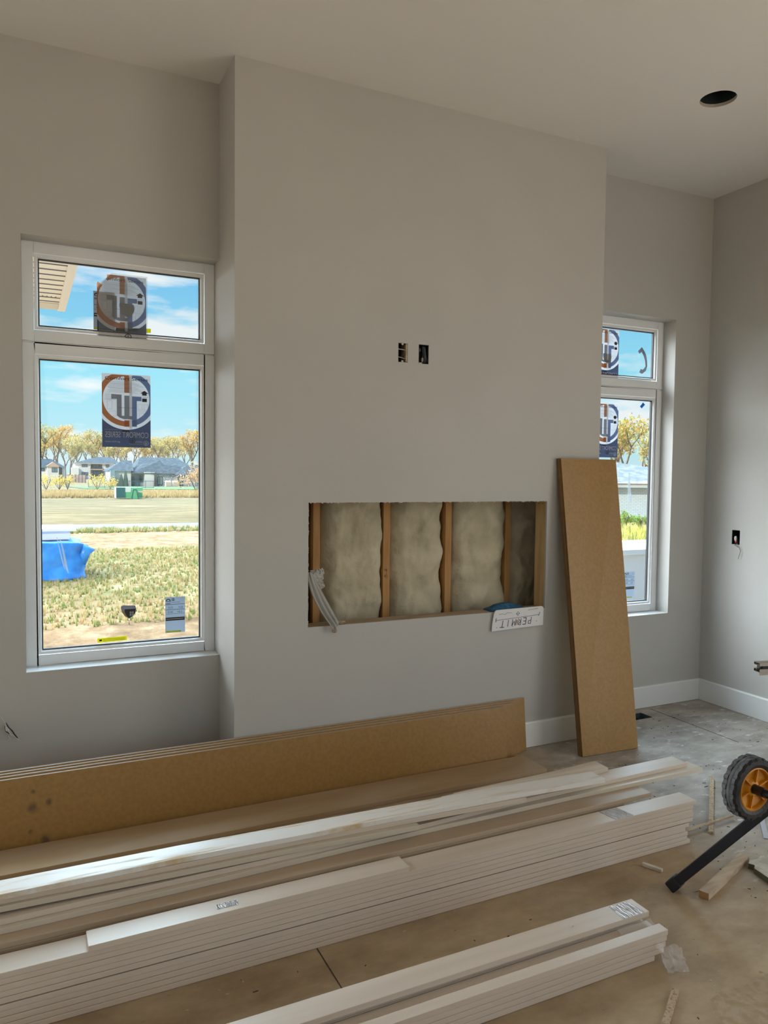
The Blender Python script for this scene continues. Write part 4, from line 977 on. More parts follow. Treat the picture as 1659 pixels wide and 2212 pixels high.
sqtube(m_, (2.104, -2.44, .508), (2.42, -2.39, .80), .03, .03); m_.build('frame', BLACKM, ts, bevel=.003)
# aluminium extrusion with T slot profile
e0 = Vector((2.178, -1.995, .889)); ed = Vector((.965, -.26, 0)).normalized(); es = Vector((ed.y, -ed.x, 0)); zz = Vector((0, 0, 1))
m_ = MB(); Lx = 1.15
def bar(u0, u1, w0, w1):   # u sideways (towards the camera side +), w vertical
    c = e0+ed*Lx/2+es*((u0+u1)/2)+zz*((w0+w1)/2); m_.obox(c, ed*Lx/2, es*abs(u1-u0)/2, zz*abs(w1-w0)/2)
t = .0012
bar(-.016, .014, .014, .014+t); bar(.014-t, .014, .005, .014); bar(.014-t, .014, -.025, -.005); bar(-.016, .014, -.016, -.016+t)
bar(-.006, -.006+t, -.014, -.006); bar(-.006, -.006+t, .006, .014); bar(-.002, -.002+t, -.006, .006); bar(-.016, -.006, -.007, -.007+t); bar(-.016, -.006, .006, .006+t)
bar(-.016, -.016+t, .006, .014); bar(-.016, -.016+t, -.016, -.007)
m_.build('aluminium_rail', ALU, ts)
m_ = MB(); m_.obox(e0+ed*.6+es*.004-zz*.002, ed*.585, es*.0055, zz*.011); m_.build('rail_insert', DARKB, ts)
m_ = MB(); sqtube(m_, (2.46, -2.02, .865), (2.46, -2.10, .865), .05, .02); m_.build('clamp', DARKB, ts); m_ = MB(); sqtube(m_, (3.1, -2.15, .865), (3.1, -2.30, .865), .05, .02); m_.build('clamp', DARKB, ts)

# ============================================================ OUTSIDE
def zt(y): return -.6 if y < 15 else -.6-.006*(min(y, 150)-15)
def gmat():
    m, t, b = new_mat('dry_field'); nn = t.nodes.new; lk = t.links.new
    tcn = nn('ShaderNodeTexCoord')
    def nz_(scale, st=(1, 1, 1), d=6, r=.6):
        mpn = nn('ShaderNodeMapping'); mpn.inputs['Scale'].default_value = st; lk(tcn.outputs['Object'], mpn.inputs[0])
        n = nn('ShaderNodeTexNoise'); n.inputs['Scale'].default_value = scale; n.inputs['Detail'].default_value = d; n.inputs['Roughness'].default_value = r
        lk(mpn.outputs[0], n.inputs['Vector']); return n.outputs[0]
    def rp(src, els):
        r = nn('ShaderNodeValToRGB'); lk(src, r.inputs[0]); e = r.color_ramp.elements
        e[0].position, e[0].color = els[0][0], (*els[0][1], 1); e[1].position, e[1].color = els[-1][0], (*els[-1][1], 1)
        for p_, c_ in els[1:-1]: q = e.new(p_); q.color = (*c_, 1)
        return r.outputs[0]
    def mx_(f, a, b_):
        x = nn('ShaderNodeMix'); x.data_type = 'RGBA'; lk(f, x.inputs[0])
        for s_, v_ in ((6, a), (7, b_)):
            if isinstance(v_, tuple): x.inputs[s_].default_value = (*v_, 1)
            else: lk(v_, x.inputs[s_])
        return x.outputs[2]
    straw = rp(nz_(2.2, (.6, .35, 1), 9, .8), [(.3, (.12, .085, .04)), (.5, (.30, .22, .10)), (.68, (.55, .44, .24))])
    green = rp(nz_(2.2, (1, .5, 1), 8, .75), [(.3, (.06, .09, .03)), (.5, (.17, .19, .065)), (.7, (.34, .31, .15))])
    dirt = rp(nz_(2.6, (1, .6, 1), 8, .7), [(.3, (.17, .09, .042)), (.5, (.33, .20, .10)), (.7, (.55, .38, .22))])
    s_ = nn('ShaderNodeSeparateXYZ'); lk(tcn.outputs['Object'], s_.inputs[0])
    # bands by distance from the house, edges broken up by noise
    ad = nn('ShaderNodeMath'); ad.operation = 'MULTIPLY_ADD'; lk(nz_(.35, (1, 1, 1), 4), ad.inputs[0]); ad.inputs[1].default_value = 5; lk(s_.outputs['Y'], ad.inputs[2])
    def band(a, b_):
        r = nn('ShaderNodeMapRange'); lk(ad.outputs[0], r.inputs[0]); r.inputs[1].default_value = a; r.inputs[2].default_value = b_; return r.outputs[0]
    c = mx_(band(10.5, 12.0), dirt, straw)
    c = mx_(rp(nz_(.55, (1, 1, 1), 5), [(.50, (0, 0, 0)), (.60, (1, 1, 1))]), c, mx_(band(11, 13), dirt, green))
    c = mx_(band(19.5, 21.5), c, dirt)
    c2_ = mx_(band(27.0, 27.6), c, mx_(rp(nz_(.35, (.35, 1, 1), 8, .8), [(.46, (0, 0, 0)), (.62, (.8, .8, .8))]), rp(nz_(1.4, (.25, .8, 1), 9, .8), [(.3, (.09, .065, .03)), (.5, (.21, .15, .07)), (.68, (.36, .275, .15))]), (.12, .10, .045)))
    lk(c2_, b.inputs['Base Color']); b.inputs['Roughness'].default_value = .95; b.inputs['Specular IOR Level'].default_value = .1
    bb_ = nn('ShaderNodeBump'); bb_.inputs['Strength'].default_value = .8; bb_.inputs['Distance'].default_value = .08
    lk(nz_(7, (1, .6, 1), 8, .75), bb_.inputs['Height']); lk(bb_.outputs[0], b.inputs['Normal'])
    return m
ys = [-40, 15, 40, 80, 150, 520]; m_ = MB()
for i in range(len(ys)-1): m_.add([(-150, ys[i], zt(ys[i])), (330, ys[i], zt(ys[i])), (330, ys[i+1], zt(ys[i+1])), (-150, ys[i+1], zt(ys[i+1]))], [(0, 1, 2, 3)])
gr = m_.build('ground', gmat(), recentre=False); gr['kind'] = 'structure'
# concrete strip of road
CONC = mat('concrete', (.22, .21, .19), .9, .1, c2=(.18, .17, .155), nscale=1.2, detail=8)
m_ = MB(); ya, yb_ = 25.6, 29.9
v = [(-40, ya+.6, zt(ya)+.03), (120, ya-4, zt(ya)+.03), (120, yb_-4, zt(yb_)+.03), (-40, yb_+.6, zt(yb_)+.03)]
v += [(p[0], p[1], p[2]-.1) for p in v]
m_.add(v, [(0, 1, 2, 3), (7, 6, 5, 4), (0, 4, 5, 1), (1, 5, 6, 2), (2, 6, 7, 3), (3, 7, 4, 0)]); tag(m_.build('concrete_road', CONC), 'pale concrete road strip crossing the dry field', 'road')
# lawn
m_ = MB(); a, b = at(150, 1045, 145), at(402, 1045, 138)
m_.add([(9, 118, zt(118)+.05), (30, 110, zt(110)+.05), (48, 150, zt(150)+.05), (6, 150, zt(150)+.05)], [(0, 1, 2, 3)])
m_.f.append((3, 2, 1, 0)); m_.m.append(0)
m_ = MB(); q = [(9, 118), (30, 110), (44, 145), (7, 145)]; m_.prism(q, (0, 0, 0), (1, 0, 0), (0, 1, 0), (0, 0, .02)); m_.v = [(p[0], p[1], zt(p[1])+.05+(p[2])) for p in m_.v]
tag(m_.build('lawn', mat('lawn_green', (.075, .14, .05), .9, .1, c2=(.11, .17, .07), nscale=.6)), 'mown green lawn in front of the far houses', 'lawn')

# grasses and weeds (uncountable)
def tufts(name, n, xr, yr, h, mats, label, wid=.006, dens=None, lean=.4, per=7):
    mb = MB()
    for k in range(n):
        y = random.uniform(*yr); x = random.uniform(*xr)*(1 if not callable(dens) else 1)
        if dens and not dens(x, y): continue
        z = zt(y); hh = h*random.uniform(.4, 1); mi = random.randrange(len(mats))
        for q in range(per):
            a = random.random()*2*PI; l = random.uniform(.1, lean)*hh; bx = x+random.uniform(-.05, .05)*hh*4; by = y+random.uniform(-.05, .05)*hh*4
            tip = (bx+math.cos(a)*l, by+math.sin(a)*l, z+hh*random.uniform(.6, 1)); sx_, sy_ = -math.sin(a)*wid, math.cos(a)*wid
            mb.add([(bx-sx_, by-sy_, z), (bx+sx_, by+sy_, z), tip], [(0, 1, 2)], mi)
    o = mb.build(name, mats); return tag(o, label, 'grass', kind='stuff')
G1 = mat('straw_blade', (.50, .39, .19), .8, .1, translucent=.3); G2 = mat('green_blade', (.20, .24, .06), .8, .1, translucent=.3); G3 = mat('tan_blade', (.42, .29, .13), .8, .1, translucent=.3)
vis = lambda x, y: -1.0 < x-(y+3.69)*.02 and x < (y+3.69)*.42+1.0
tufts('dry_grass', 9500, (-.5, 9), (7.2, 18), .12, [G1, G1, G2, G2, G3], 'tangled dry straw coloured grass in the near field', .006, vis)
tufts('tall_weeds', 5200, (0, 34), (69, 92), .62, [G3, G1, G3], 'belt of tall tan weeds along the far edge of the field', .05, lambda x, y: x < y*.37 and x > 1)
tufts('roadside_weeds', 1600, (-1, 14), (24.4, 26.2), .22, [G2, G1], 'green and straw weeds along the near side of the road', .012)

def leafball(mb, c, r, n, size, mi, flat=1):
    for k in range(n):
        d_ = Vector((random.gauss(0, 1), random.gauss(0, 1), random.gauss(0, 1)*flat)); d_ = d_.normalized()*r*random.random()**.45
        p = Vector(c)+d_; a = Vector((random.gauss(0, 1), random.gauss(0, 1), random.gauss(0, 1))).normalized(); b = a.cross(Vector((random.gauss(0, 1), random.gauss(0, 1), random.gauss(0, 1)))).normalized()
        s_ = size*random.uniform(.6, 1.3); mb.add([p-a*s_, p+b*s_*.6, p+a*s_, p-b*s_*.6], [(0, 1, 2, 3)], random.choice(mi))
GOLD = mat('gold_leaf', (.48, .29, .06), .8, .1, translucent=.35); GOLD2 = mat('pale_gold_leaf', (.56, .42, .17), .8, .1, translucent=.35); OLIVE = mat('olive_leaf', (.26, .26, .09), .8, .1, translucent=.35)
ORNG = mat('orange_leaf', (.50, .23, .04), .8, .1, translucent=.35); BARK = mat('bark', (.17, .135, .105), .9, .1); GREENL = mat('green_leaf', (.25, .38, .08), .8, .1, translucent=.35)
def tree_mesh(seed, mats, hh=14, leaves=48, size=.20):
    random.seed(seed); br = MB(); lf = MB()
    def grow(p, d_, l, r_, lvl):
        pts = [p]; q = p
        for k in range(3):
            d_ = (d_+Vector((random.uniform(-.16, .16), random.uniform(-.16, .16), random.uniform(-.03, .10)))).normalized(); q = q+d_*l/3; pts.append(q)
        br.tube(pts, [r_, r_*.85, r_*.7, r_*.55], 5, 0, False)
        if lvl >= 3:
            leafball(lf, q, .95, leaves, size, list(range(len(mats)))); return
        if lvl >= 1: leafball(lf, q, .8, leaves//3, size, list(range(len(mats))))
        for k in range(3 if lvl < 2 else 2+(seed+lvl) % 2):
            a = 2*PI*(k+random.random()*.6)/3; o_ = Vector((math.cos(a), math.sin(a), 0))
            grow(q if k else pts[2], (d_*.75+o_*random.uniform(.45, .8)+Vector((0, 0, .25))).normalized(), l*random.uniform(.62, .8), r_*.55, lvl+1)
    grow(Vector((0, 0, 0)), Vector((0, 0, 1)), hh*.30, hh*.022, 0)
    return br, lf
protos = []
for sd, mats in ((3, [GOLD, GOLD2, OLIVE]), (11, [GOLD2, OLIVE, GOLD2]), (23, [GOLD, ORNG, GOLD2])):
    br, lf = tree_mesh(sd, mats); e_ = empty('autumn_tree', (0, 0, 0)); br.build('trunk', BARK, e_); lf.build('foliage', mats, e_); protos.append([e_, False])
def place_tree(pi, loc, s_, rz, label, group='autumn trees beyond the field'):
    root, used = protos[pi]
    if not used: r_ = root; protos[pi][1] = True
    else:
        r_ = root.copy(); col.objects.link(r_)
        for ch in root.children: c = ch.copy(); col.objects.link(c); c.parent = r_
    r_.location = loc; r_.scale = (s_, s_, s_); r_.rotation_euler.z = rz; return tag(r_, label, 'tree', group)
random.seed(5)
TR = [(70, 2, 12, 'left of the small gabled house'), (97, 0, 15.5, 'above the small gabled house'), (128, 2, 15, 'between the gabled house and the two storey house'), (152, 1, 12.5, 'left behind the two storey house'),
      (189, 1, 12.5, 'over the middle of the two storey house'), (216, 0, 14.5, 'over the right end of the two storey house'), (250, 1, 12, 'below the leaflet, behind the left roofs'), (285, 0, 12.5, 'below the right corner of the leaflet'),
      (318, 2, 12.5, 'left behind the high slate roof'), (348, 1, 13, 'behind the middle of the high slate roof'), (378, 0, 13.5, 'behind the right end of the high slate roof'), (420, 2, 15, 'at the right edge of the left window'), (452, 1, 13, 'just past the right edge of the left window')]
for k, (px, pi, h_, where) in enumerate(TR):
    Y = (318, 340, 362)[k % 3]+4*math.sin(k*1.7); p = at(px, 1045, Y); place_tree(pi, (p.x, Y, -1.6), h_*Y/235/11.5, k*1.3, 'golden autumn tree %s' % where)
TB = [(84, 1, 11, 'low in the gap above the ridge of the small gabled house'), (112, 0, 13, 'just right of the gable peak of the small house'), (141, 1, 12, 'over the gap left of the two storey house'), (171, 2, 11.5, 'over the left end of the two storey roof'),
      (203, 2, 12, 'just left of the lower leaflet corner'), (233, 1, 11.5, 'directly below the leaflet at its left half'), (268, 2, 11.5, 'directly below the leaflet at its middle'), (301, 1, 12, 'directly below the right side of the leaflet'),
      (334, 0, 12, 'just right of the leaflet over the slate ridge'), (363, 2, 12.5, 'over the middle of the long slate ridge'), (399, 1, 13, 'over the right hip of the slate roof')]
for k, (px, pi, h_, where) in enumerate(TB):
    Y = (384, 402)[k % 2]; p = at(px, 1045, Y); place_tree(pi, (p.x, Y, -1.6), h_*Y/235/11.5, k*2.3+.7, 'back row autumn tree %s' % where, 'back row of autumn trees')
for k, (px, Y, h_, lb) in enumerate(((1352, 55, 8.6, 'golden tree behind the neighbouring grey house, left of the pair'), (1384, 62, 8.4, 'golden tree behind the neighbouring grey house, right of the pair'), (1318, 60, 9.0, 'golden tree mostly hidden by the leaflet in the right window'))):
    p = at(px, 1045, Y); place_tree(k % 3, (p.x, Y, zt(Y)), h_/11.5, k*2.1+1, lb)
def shrub(px, Y, w_, h_, mats, label, dens=260, size=.12):
    random.seed(int(px*7)); p = at(px, 1050, Y); mb = MB(); z = zt(Y)
    for k in range(6): mb.tube([(p.x, Y, z), (p.x+random.uniform(-.4, .4)*w_, Y+random.uniform(-.4, .4)*w_, z+h_*random.uniform(.5, .9))], .03, 4, len(mats))
    for k in range(8): leafball(mb, (p.x+random.uniform(-.5, .5)*w_, Y+random.uniform(-.5, .5)*w_, z+h_*random.uniform(.35, .85)), h_*.28, dens//8, size, list(range(len(mats))))
    return tag(mb.build('shrub', mats+[BARK]), label, 'shrub', 'yellow shrubs along the field edge')
YEL = mat('yellow_leaf', (.85, .62, .08), .8, .1, translucent=.3)
for px, w_, lb in ((100, 2.2, 'yellow shrub nearest the left edge of the left window'), (128, 1.8, 'yellow shrub below the brown fence'), (146, 1.4, 'small yellow shrub right of the second'), (210, 2.2, 'yellow shrub in front of the iron fence'), (238, 1.6, 'yellow shrub just left of the green dumpster')):
    shrub(px, 112, w_, 2.1, [YEL, GOLD2], lb)
shrub(425, 92, 4.2, 3.6, [mat('rust_leaf', (.72, .42, .24), .8, .1, translucent=.3), G3], 'large rusty tan bush at the right edge of the left window', 900, .14)
shrub(1352, 20, .9, .75, [GREENL, G2], 'green shrub by the grey house seen left of the pane edge', 500, .05)
shrub(1386, 20, .7, .55, [GREENL, G2], 'green shrub at the right edge of the right window', 400, .05)
tufts('yellow_grass', 1500, (12.5, 22), (13.6, 19.5), .5, [G1, G2, mat('yellow_blade', (.70, .62, .12), .8, .1, translucent=.3)], 'yellow grass between the white parapet and the grey house', .015)

# ---- far houses
WHITE = mat('house_white', (.82, .80, .78), .8, .2); SLATE = mat('slate_roof', (.07, .085, .10), .95, .0, c2=(.10, .125, .145), nscale=1.5); GREYB = mat('house_grey_blue', (.30, .40, .46), .8, .2)
DKT = mat('dark_trim', (.10, .09, .09), .7); TANB = mat('tan_trim', (.62, .42, .32), .8); WINB = mat('house_window_glass', (.12, .22, .26), .15, .8); GREENW = mat('greenish_window', (.30, .42, .34), .2, .8)
STONE = mat('speckled_stone', (.10, .13, .17), .9, .2, c2=(.80, .82, .85), nscale=9, lo=.46, hi=.54, detail=3); WOODP = mat('tan_siding', (.62, .48, .32), .8); STEM = mat('brown_fence_paint', (.16, .11, .09), .9)
def hip(mb, x0, x1, y0, y1, z0, z1, rx0, rx1, ry, mi=0, th=.25):
    v = [(x0, y0, z0), (x1, y0, z0), (x1, y1, z0), (x0, y1, z0), (rx0, ry, z1), (rx1, ry, z1)]
    mb.add(v, [(0, 1, 5, 4), (1, 2, 5), (2, 3, 4, 5), (3, 0, 4), (0, 3, 2, 1)], mi)
def W_(parent, x0, x1, y0, y1, z0, z1, m, name='house_wall'): mb = MB(); mb.box(x0, x1, y0, y1, z0, z1); return mb.build(name, m, parent)
def win(parent, x0, x1, y, z0, z1, fm=WHITE, gm=WINB):
    mb = MB(); t = .12
    for q in ((x0, x0+t, z0, z1), (x1-t, x1, z0, z1), (x0, x1, z0, z0+t), (x0, x1, z1-t, z1), ((x0+x1)/2-t/2, (x0+x1)/2+t/2, z0, z1)): mb.box(q[0], q[1], y-.12, y, q[2], q[3])
    o = mb.build('house_window', fm, parent); g = MB(); g.box(x0+t, x1-t, y-.06, y, z0+t, z1-t); g.build('house_window_pane', gm, o); return o
# small gabled house on the left
Y = 250; X = lambda px: at(px, 1010, Y).x; Zp = lambda py: at(110, py, Y).z
e_ = empty('house', (X(110), Y, -1.4), 'small white gabled house with grey roof at the left of the view', 'house', 'houses beyond the field')
W_(e_, X(72), X(141), Y, Y+9, -1.4, Zp(1009), WHITE)
mb = MB(); hip(mb, X(66), X(143), Y-.8, Y+9.5, Zp(1009.5), Zp(991), X(82), X(112), Y+4, 0); mb.build('roof', SLATE, e_)
mb = MB(); gx0, gx1, gm_ = X(98), X(129), X(113.5)
v = [(gx0, Y-3.5, Zp(1008)), (gx1, Y-3.5, Zp(1008)), (gm_, Y-3.5, Zp(998)), (gx0, Y+3, Zp(1008)), (gx1, Y+3, Zp(1008)), (gm_, Y+3, Zp(998))]
mb.add(v, [(0, 1, 2), (3, 5, 4), (0, 2, 5, 3), (1, 4, 5, 2), (0, 3, 4, 1)]); mb.build('gable', TANB, e_)
W_(e_, X(101), X(126), Y-3, Y, -1.4, Zp(1008), WHITE); win(e_, X(111), X(123), Y-3, Zp(1020), Zp(1010), DKT); win(e_, X(89), X(97), Y, Zp(1018), Zp(1011), DKT); W_(e_, X(128), X(134), Y-.3, Y, -1.4, Zp(1010), DKT, 'corner_panel')
# two storey house
Y = 285; X = lambda px: at(px, 1010, Y).x; Zp = lambda py: at(200, py, Y).z
e_ = empty('house', (X(200), Y, -1.4), 'white two storey house with balcony and hipped grey roof', 'house', 'houses beyond the field')
W_(e_, X(162), X(176), Y, Y+12, -1.4, Zp(1001), WHITE); W_(e_, X(176), X(196), Y, Y+12, -1.4, Zp(1001), WHITE); W_(e_, X(221), X(242), Y, Y+12, -1.4, Zp(1001), WHITE)
W_(e_, X(196), X(221), Y+2.5, Y+12, -1.4, Zp(1001), GREYB); W_(e_, X(153.5), X(169), Y-2.5, Y, -1.4, Zp(1011), WHITE, 'garage')
mb = MB(); hip(mb, X(157), X(246), Y-.6, Y+13, Zp(1001.5), Zp(988), X(206), X(222), Y+6); mb.build('roof', SLATE, e_)
mb = MB(); hip(mb, X(200), X(262), Y+3, Y+20, Zp(1000), Zp(985.5), X(216), X(246), Y+11); mb.build('roof', SLATE, e_)
mb = MB(); mb.box(X(157), X(246), Y-.8, Y-.6, Zp(1002.4), Zp(1000.8)); mb.build('fascia', TANB, e_)
mb = MB(); mb.box(X(195), X(222), Y-.8, Y+2.5, Zp(1015), Zp(1013)); mb.build('balcony_floor', TANB, e_)
mb = MB(); mb.box(X(195), X(222), Y-.8, Y-.6, Zp(1010), Zp(1009.3)); [mb.box(X(195+k*1.8), X(195+k*1.8)+.12, Y-.8, Y-.65, Zp(1013), Zp(1009.5)) for k in range(16)]; mb.build('balcony_railing', DKT, e_)
for a, b, c, d_ in ((176.5, 189, 1009, 1002), (176, 190, 1027, 1020), (228.5, 236, 1009.5, 1002), (228, 236, 1027, 1020)): win(e_, X(a), X(b), Y, Zp(c), Zp(d_), DKT, WINB)
win(e_, X(201), X(216), Y+2.4, Zp(1009.5), Zp(1002.5), DKT); win(e_, X(202), X(219), Y+2.4, Zp(1029), Zp(1018), DKT)
for x_ in (195.5, 220.5): mb = MB(); mb.box(X(x_), X(x_)+.6, Y-.6, Y, -1.4, Zp(1013)); mb.build('porch_post', DKT, e_)
# big single storey house with slate roofs
Y = 150; X = lambda px: at(px, 1020, Y).x; Zp = lambda py: at(330, py, Y).z; zb = -1.42
e_ = empty('house', (X(330), Y, zb), 'large low house with high slate roofs and speckled stone walls', 'house', 'houses beyond the field')
W_(e_, X(237), X(247), Y-1, Y+8, zb, Zp(1017), GREYB); W_(e_, X(247), X(283), Y, Y+8, zb, Zp(1018), WHITE); W_(e_, X(283), X(311), Y+1.5, Y+9, zb, Zp(1019), GREYB)
W_(e_, X(311), X(334), Y-.6, Y+9, zb, Zp(1020), WHITE); W_(e_, X(336), X(380), Y-.2, Y+9, zb, Zp(1021), STONE, 'stone_wall'); W_(e_, X(380), X(444), Y-1.5, Y+9, zb, Zp(1022), STONE, 'stone_wall')
W_(e_, X(332), X(336.5), Y-.9, Y-.2, zb, Zp(1021), DKT, 'corner_post')
mb = MB(); hip(mb, X(232), X(288), Y-.5, Y+10, Zp(1018), Zp(995), X(270), X(292), Y+5); mb.build('roof', SLATE, e_)
mb = MB(); mb.add([(X(283), Y-.5, Zp(1022)), (X(372), Y-.5, Zp(1022.5)), (X(352), Y+3.5, Zp(994)), (X(318), Y+3.5, Zp(1000)), (X(283), Y+9, Zp(1018)), (X(372), Y+9, Zp(1018))], [(0, 1, 2, 3), (1, 5, 2), (2, 5, 4, 3), (0, 3, 4), (0, 4, 5, 1)]); mb.build('roof', SLATE, e_)
mb = MB(); hip(mb, X(300), X(425), Y+3, Y+16, Zp(1010), Zp(986.5), X(316), X(401), Y+9); mb.build('roof', SLATE, e_)
mb = MB(); hip(mb, X(322), X(400), Y-.9, Y+6, Zp(1023), Zp(1005), X(358), X(392), Y+2); mb.build('roof', SLATE, e_)
mb = MB(); hip(mb, X(374), X(450), Y-2.2, Y+8, Zp(1025.5), Zp(1003), X(408), X(440), Y+2); mb.build('roof', SLATE, e_)
mb = MB(); mb.box(X(283), X(372), Y-.7, Y-.5, Zp(1024), Zp(1022)); mb.build('fascia', DKT, e_)
win(e_, X(340), X(350), Y-.2, zb+.3, Zp(1029), DKT, GREENW); win(e_, X(381), X(391), Y-1.5, zb+.2, Zp(1029), DKT, GREENW); win(e_, X(303), X(308), Y+1.5, zb+.9, Zp(1028), DKT, WINB); win(e_, X(286), X(292), Y+1.5, zb+.2, Zp(1030), DKT, GREENW)
for px in (350.5, 366): mb = MB(); mb.obox((X(px+5), Y-4, zb+.55), (.55, 0, 0), (0, .5, 0), (0, 0, .45)); mb.obox((X(px+5), Y-3.6, zb+.95), (.55, 0, 0), (0, .12, 0), (0, 0, .3)); tag(mb.build('patio_chair', mat('peach_cushion', (.78, .60, .50), .8), bevel=.05), 'peach patio armchair, %s one beside the stone wall' % ('left' if px < 352 else 'right'), 'chair', 'patio armchairs by the stone house')
for px, h_ in ((262, 2.2), (271.5, 2.9)):
    p = at(px, 1040, 148); mb = MB(); random.seed(int(px))
    for k in range(420):
        t_ = random.random()**1.3; a = random.random()*2*PI; r_ = .42*(1-t_)**.8+.03; q = Vector((p.x+r_*math.cos(a), 148+r_*math.sin(a), zb+.1+h_*t_)); s_ = .12
        mb.add([q+Vector((-s_, 0, -s_)), q+Vector((s_, 0, -s_*.5)), q+Vector((0, .05, s_*1.6))], [(0, 1, 2)], 0)
    mb.tube([(p.x, 148, zb), (p.x, 148, zb+h_*.9)], .06, 6, 1); tag(mb.build('cypress', [mat('cypress_green', (.12, .17, .13), .9), BARK]), '%s narrow dark cypress against the white wall of the low house' % ('shorter' if px < 265 else 'taller'), 'tree', 'cypresses by the low house')
# fences
def fence(a, b, h_, n, m, name, label, post=.05, rails=(.1, .95), pick=0):
    e_ = empty(name, ((a[0]+b[0])/2, (a[1]+b[1])/2, zt(a[1])), label, 'fence'); a = Vector((*a, zt(a[1]))); b = Vector((*b, zt(b[1])))
    for k in range(n): p = a.lerp(b, k/(n-1)); mb = MB(); mb.box(p.x-post, p.x+post, p.y-post, p.y+post, p.z, p.z+h_); mb.build('fence_post', m, e_)
    mb = MB()
    for r_ in rails: mb.obox((a+b)/2+Vector((0, 0, h_*r_)), (b-a)/2, (0, .03, 0), (0, 0, .035))
    if pick:
        for k in range(pick): p = a.lerp(b, k/pick); mb.box(p.x-.008, p.x+.008, p.y-.008, p.y+.008, p.z+.1*h_, p.z+.95*h_)
    mb.build('fence_panel', m, e_)
fence((at(191, 1050, 132).x, 132), (at(332, 1050, 128).x, 128), 1.25, 9, mat('black_iron', (.06, .09, .10), .6), 'iron_fence', 'thin black iron fence round the lawn', .035, (.1, .95), 64)
e_ = empty('board_fence', (at(163, 1035, 200).x, 200, zt(150)), 'low dark brown board fence left of the lawn', 'fence'); a, b = at(142, 1035, 205), at(185, 1032, 195)
mb = MB(); mb.obox(((a.x+b.x)/2, 200, zt(150)+.9), ((b.x-a.x)/2, -5, 0), (0, .05, 0), (0, 0, 1.0)); mb.build('fence_board', STEM, e_); [MB().box(a.x+(b.x-a.x)*k/6-.08, a.x+(b.x-a.x)*k/6+.08, 205-10*k/6-.12, 205-10*k/6, zt(150), zt(150)+2.05).build('fence_post', STEM, e_) for k in range(7)]
p = at(145, 1045, 150); mb = MB(); mb.obox((p.x, 150, zt(150)+.45), (.35, 0, 0), (0, .3, 0), (0, 0, .45)); mb.obox((p.x, 150, zt(150)+.93), (.38, 0, 0), (0, .33, 0), (0, 0, .05)); tag(mb.build('utility_box', mat('pale_blue_paint', (.45, .62, .72), .6), bevel=.03), 'pale blue utility box at the edge of the far grass', 'utility box')
# green dumpster
Y = 66; zz0 = zt(Y); X = lambda px: at(px, 1065, Y).x; Zp = lambda py: at(280, py, Y).z
e_ = empty('dumpster', (X(280), Y, zz0), 'green roll-off dumpster with dark ribbed cage in the dry field', 'dumpster')
GRN = mat('dumpster_green', (.16, .55, .27), .6, .4); DGR = mat('dumpster_dark', (.03, .16, .17), .6)
W_(e_, X(269), X(308), Y, Y+1.8, zz0+.08, Zp(1053), GRN, 'dumpster_body'); W_(e_, X(269), X(283), Y-.03, Y, Zp(1063), Zp(1053.5), WHITE, 'side_panel'); W_(e_, X(294), X(308), Y-.03, Y, Zp(1064), Zp(1060.5), mat('cream_panel', (.80, .72, .52), .7), 'side_panel')
mb = MB(); xa, xb = X(252), X(269)
for k in range(9): x_ = xa+(xb-xa)*k/8; MB().box(x_-.045, x_+.045, Y-.06, Y, zz0+.08, Zp(1053)).build('rib', DGR, e_)
for k in range(3): MB().box(xa, xb, Y-.05, Y, zz0+.1+k*.3, zz0+.15+k*.3).build('cross_bar', DGR, e_)
W_(e_, xa, xb, Y+.02, Y+1.8, zz0+.08, Zp(1053), mat('cage_teal', (.35, .50, .48), .7), 'cage_back')  # pale teal back of the cage
mb = MB(); mb.prism([(X(282), zz0), (X(297), zz0), (X(293), Zp(1057)), (X(285.5), Zp(1057))], (0, Y-.5, 0), (1, 0, 0), (0, 0, 1), (0, .45, 0)); mb.build('hook_frame', GRN, e_)
mb = MB(); sq_ = [((X(282), zz0), (X(285.5), Zp(1057))), ((X(297), zz0), (X(293), Zp(1057))), ((X(285.5), Zp(1057)), (X(293), Zp(1057)))]
for p_, q_ in sq_: mb.tube([(p_[0], Y-.53, p_[1]), (q_[0], Y-.53, q_[1])], .04, 6)
mb.build('hook_bar', DGR, e_)
# tarp-covered pile with foam board
Y0 = 12.3; zg = zt(12)
TARP = mat('blue_tarp', (.02, .22, .72), .38, .5, c2=(.04, .30, .82), nscale=5, bump=.5, bscale=9)
K, J = 70, 26; v = []; f = []
xa, xb = -1.9, 1.16
for i in range(K+1):
    t_ = i/K; x = xa+(xb-xa)*t_
    for q in range(J+1):
        s_ = q/J
        fold = .05*noise.noise(Vector((x*2.2, s_*2.5, 1)))+.035*math.sin((x*9+s_*5))*max(0, (t_-.72))*3.2*(.3+s_)
        if s_ < .32: y = Y0+1.5-1.5*s_/.32; z = .12
        else: u_ = (s_-.32)/.68; y = Y0-.22*u_**1.5; z = .12-(.12-zg)*u_
        y -= abs(fold)*1.6; rnd = (max(0, t_-.9)/.1)**2; x2 = x+(.10*noise.noise(Vector((s_*4, 3, 3))) if t_ > .9 else 0)*(t_-.9)*8
        v.append((x2, y+rnd*.25, min(z, .12-(rnd*.10 if s_ < .5 else 0))+.015*noise.noise(Vector((x*4, s_*6, 7)))))
for i in range(K):
    for q in range(J): a = i*(J+1)+q; f.append((a, a+1, a+J+2, a+J+1))
mb = MB(); mb.add(v, f)
nv = len(mb.v); mb.add([(xb-.14, Y0+.02, -.30), (xb-.10, Y0+.1, .10), (xb+.17, Y0+.02, -.05), (xb+.07, Y0-.03, -.12), (xb-.02, Y0-.02, -.34)], [(0, 1, 4), (1, 2, 3), (1, 3, 4)])
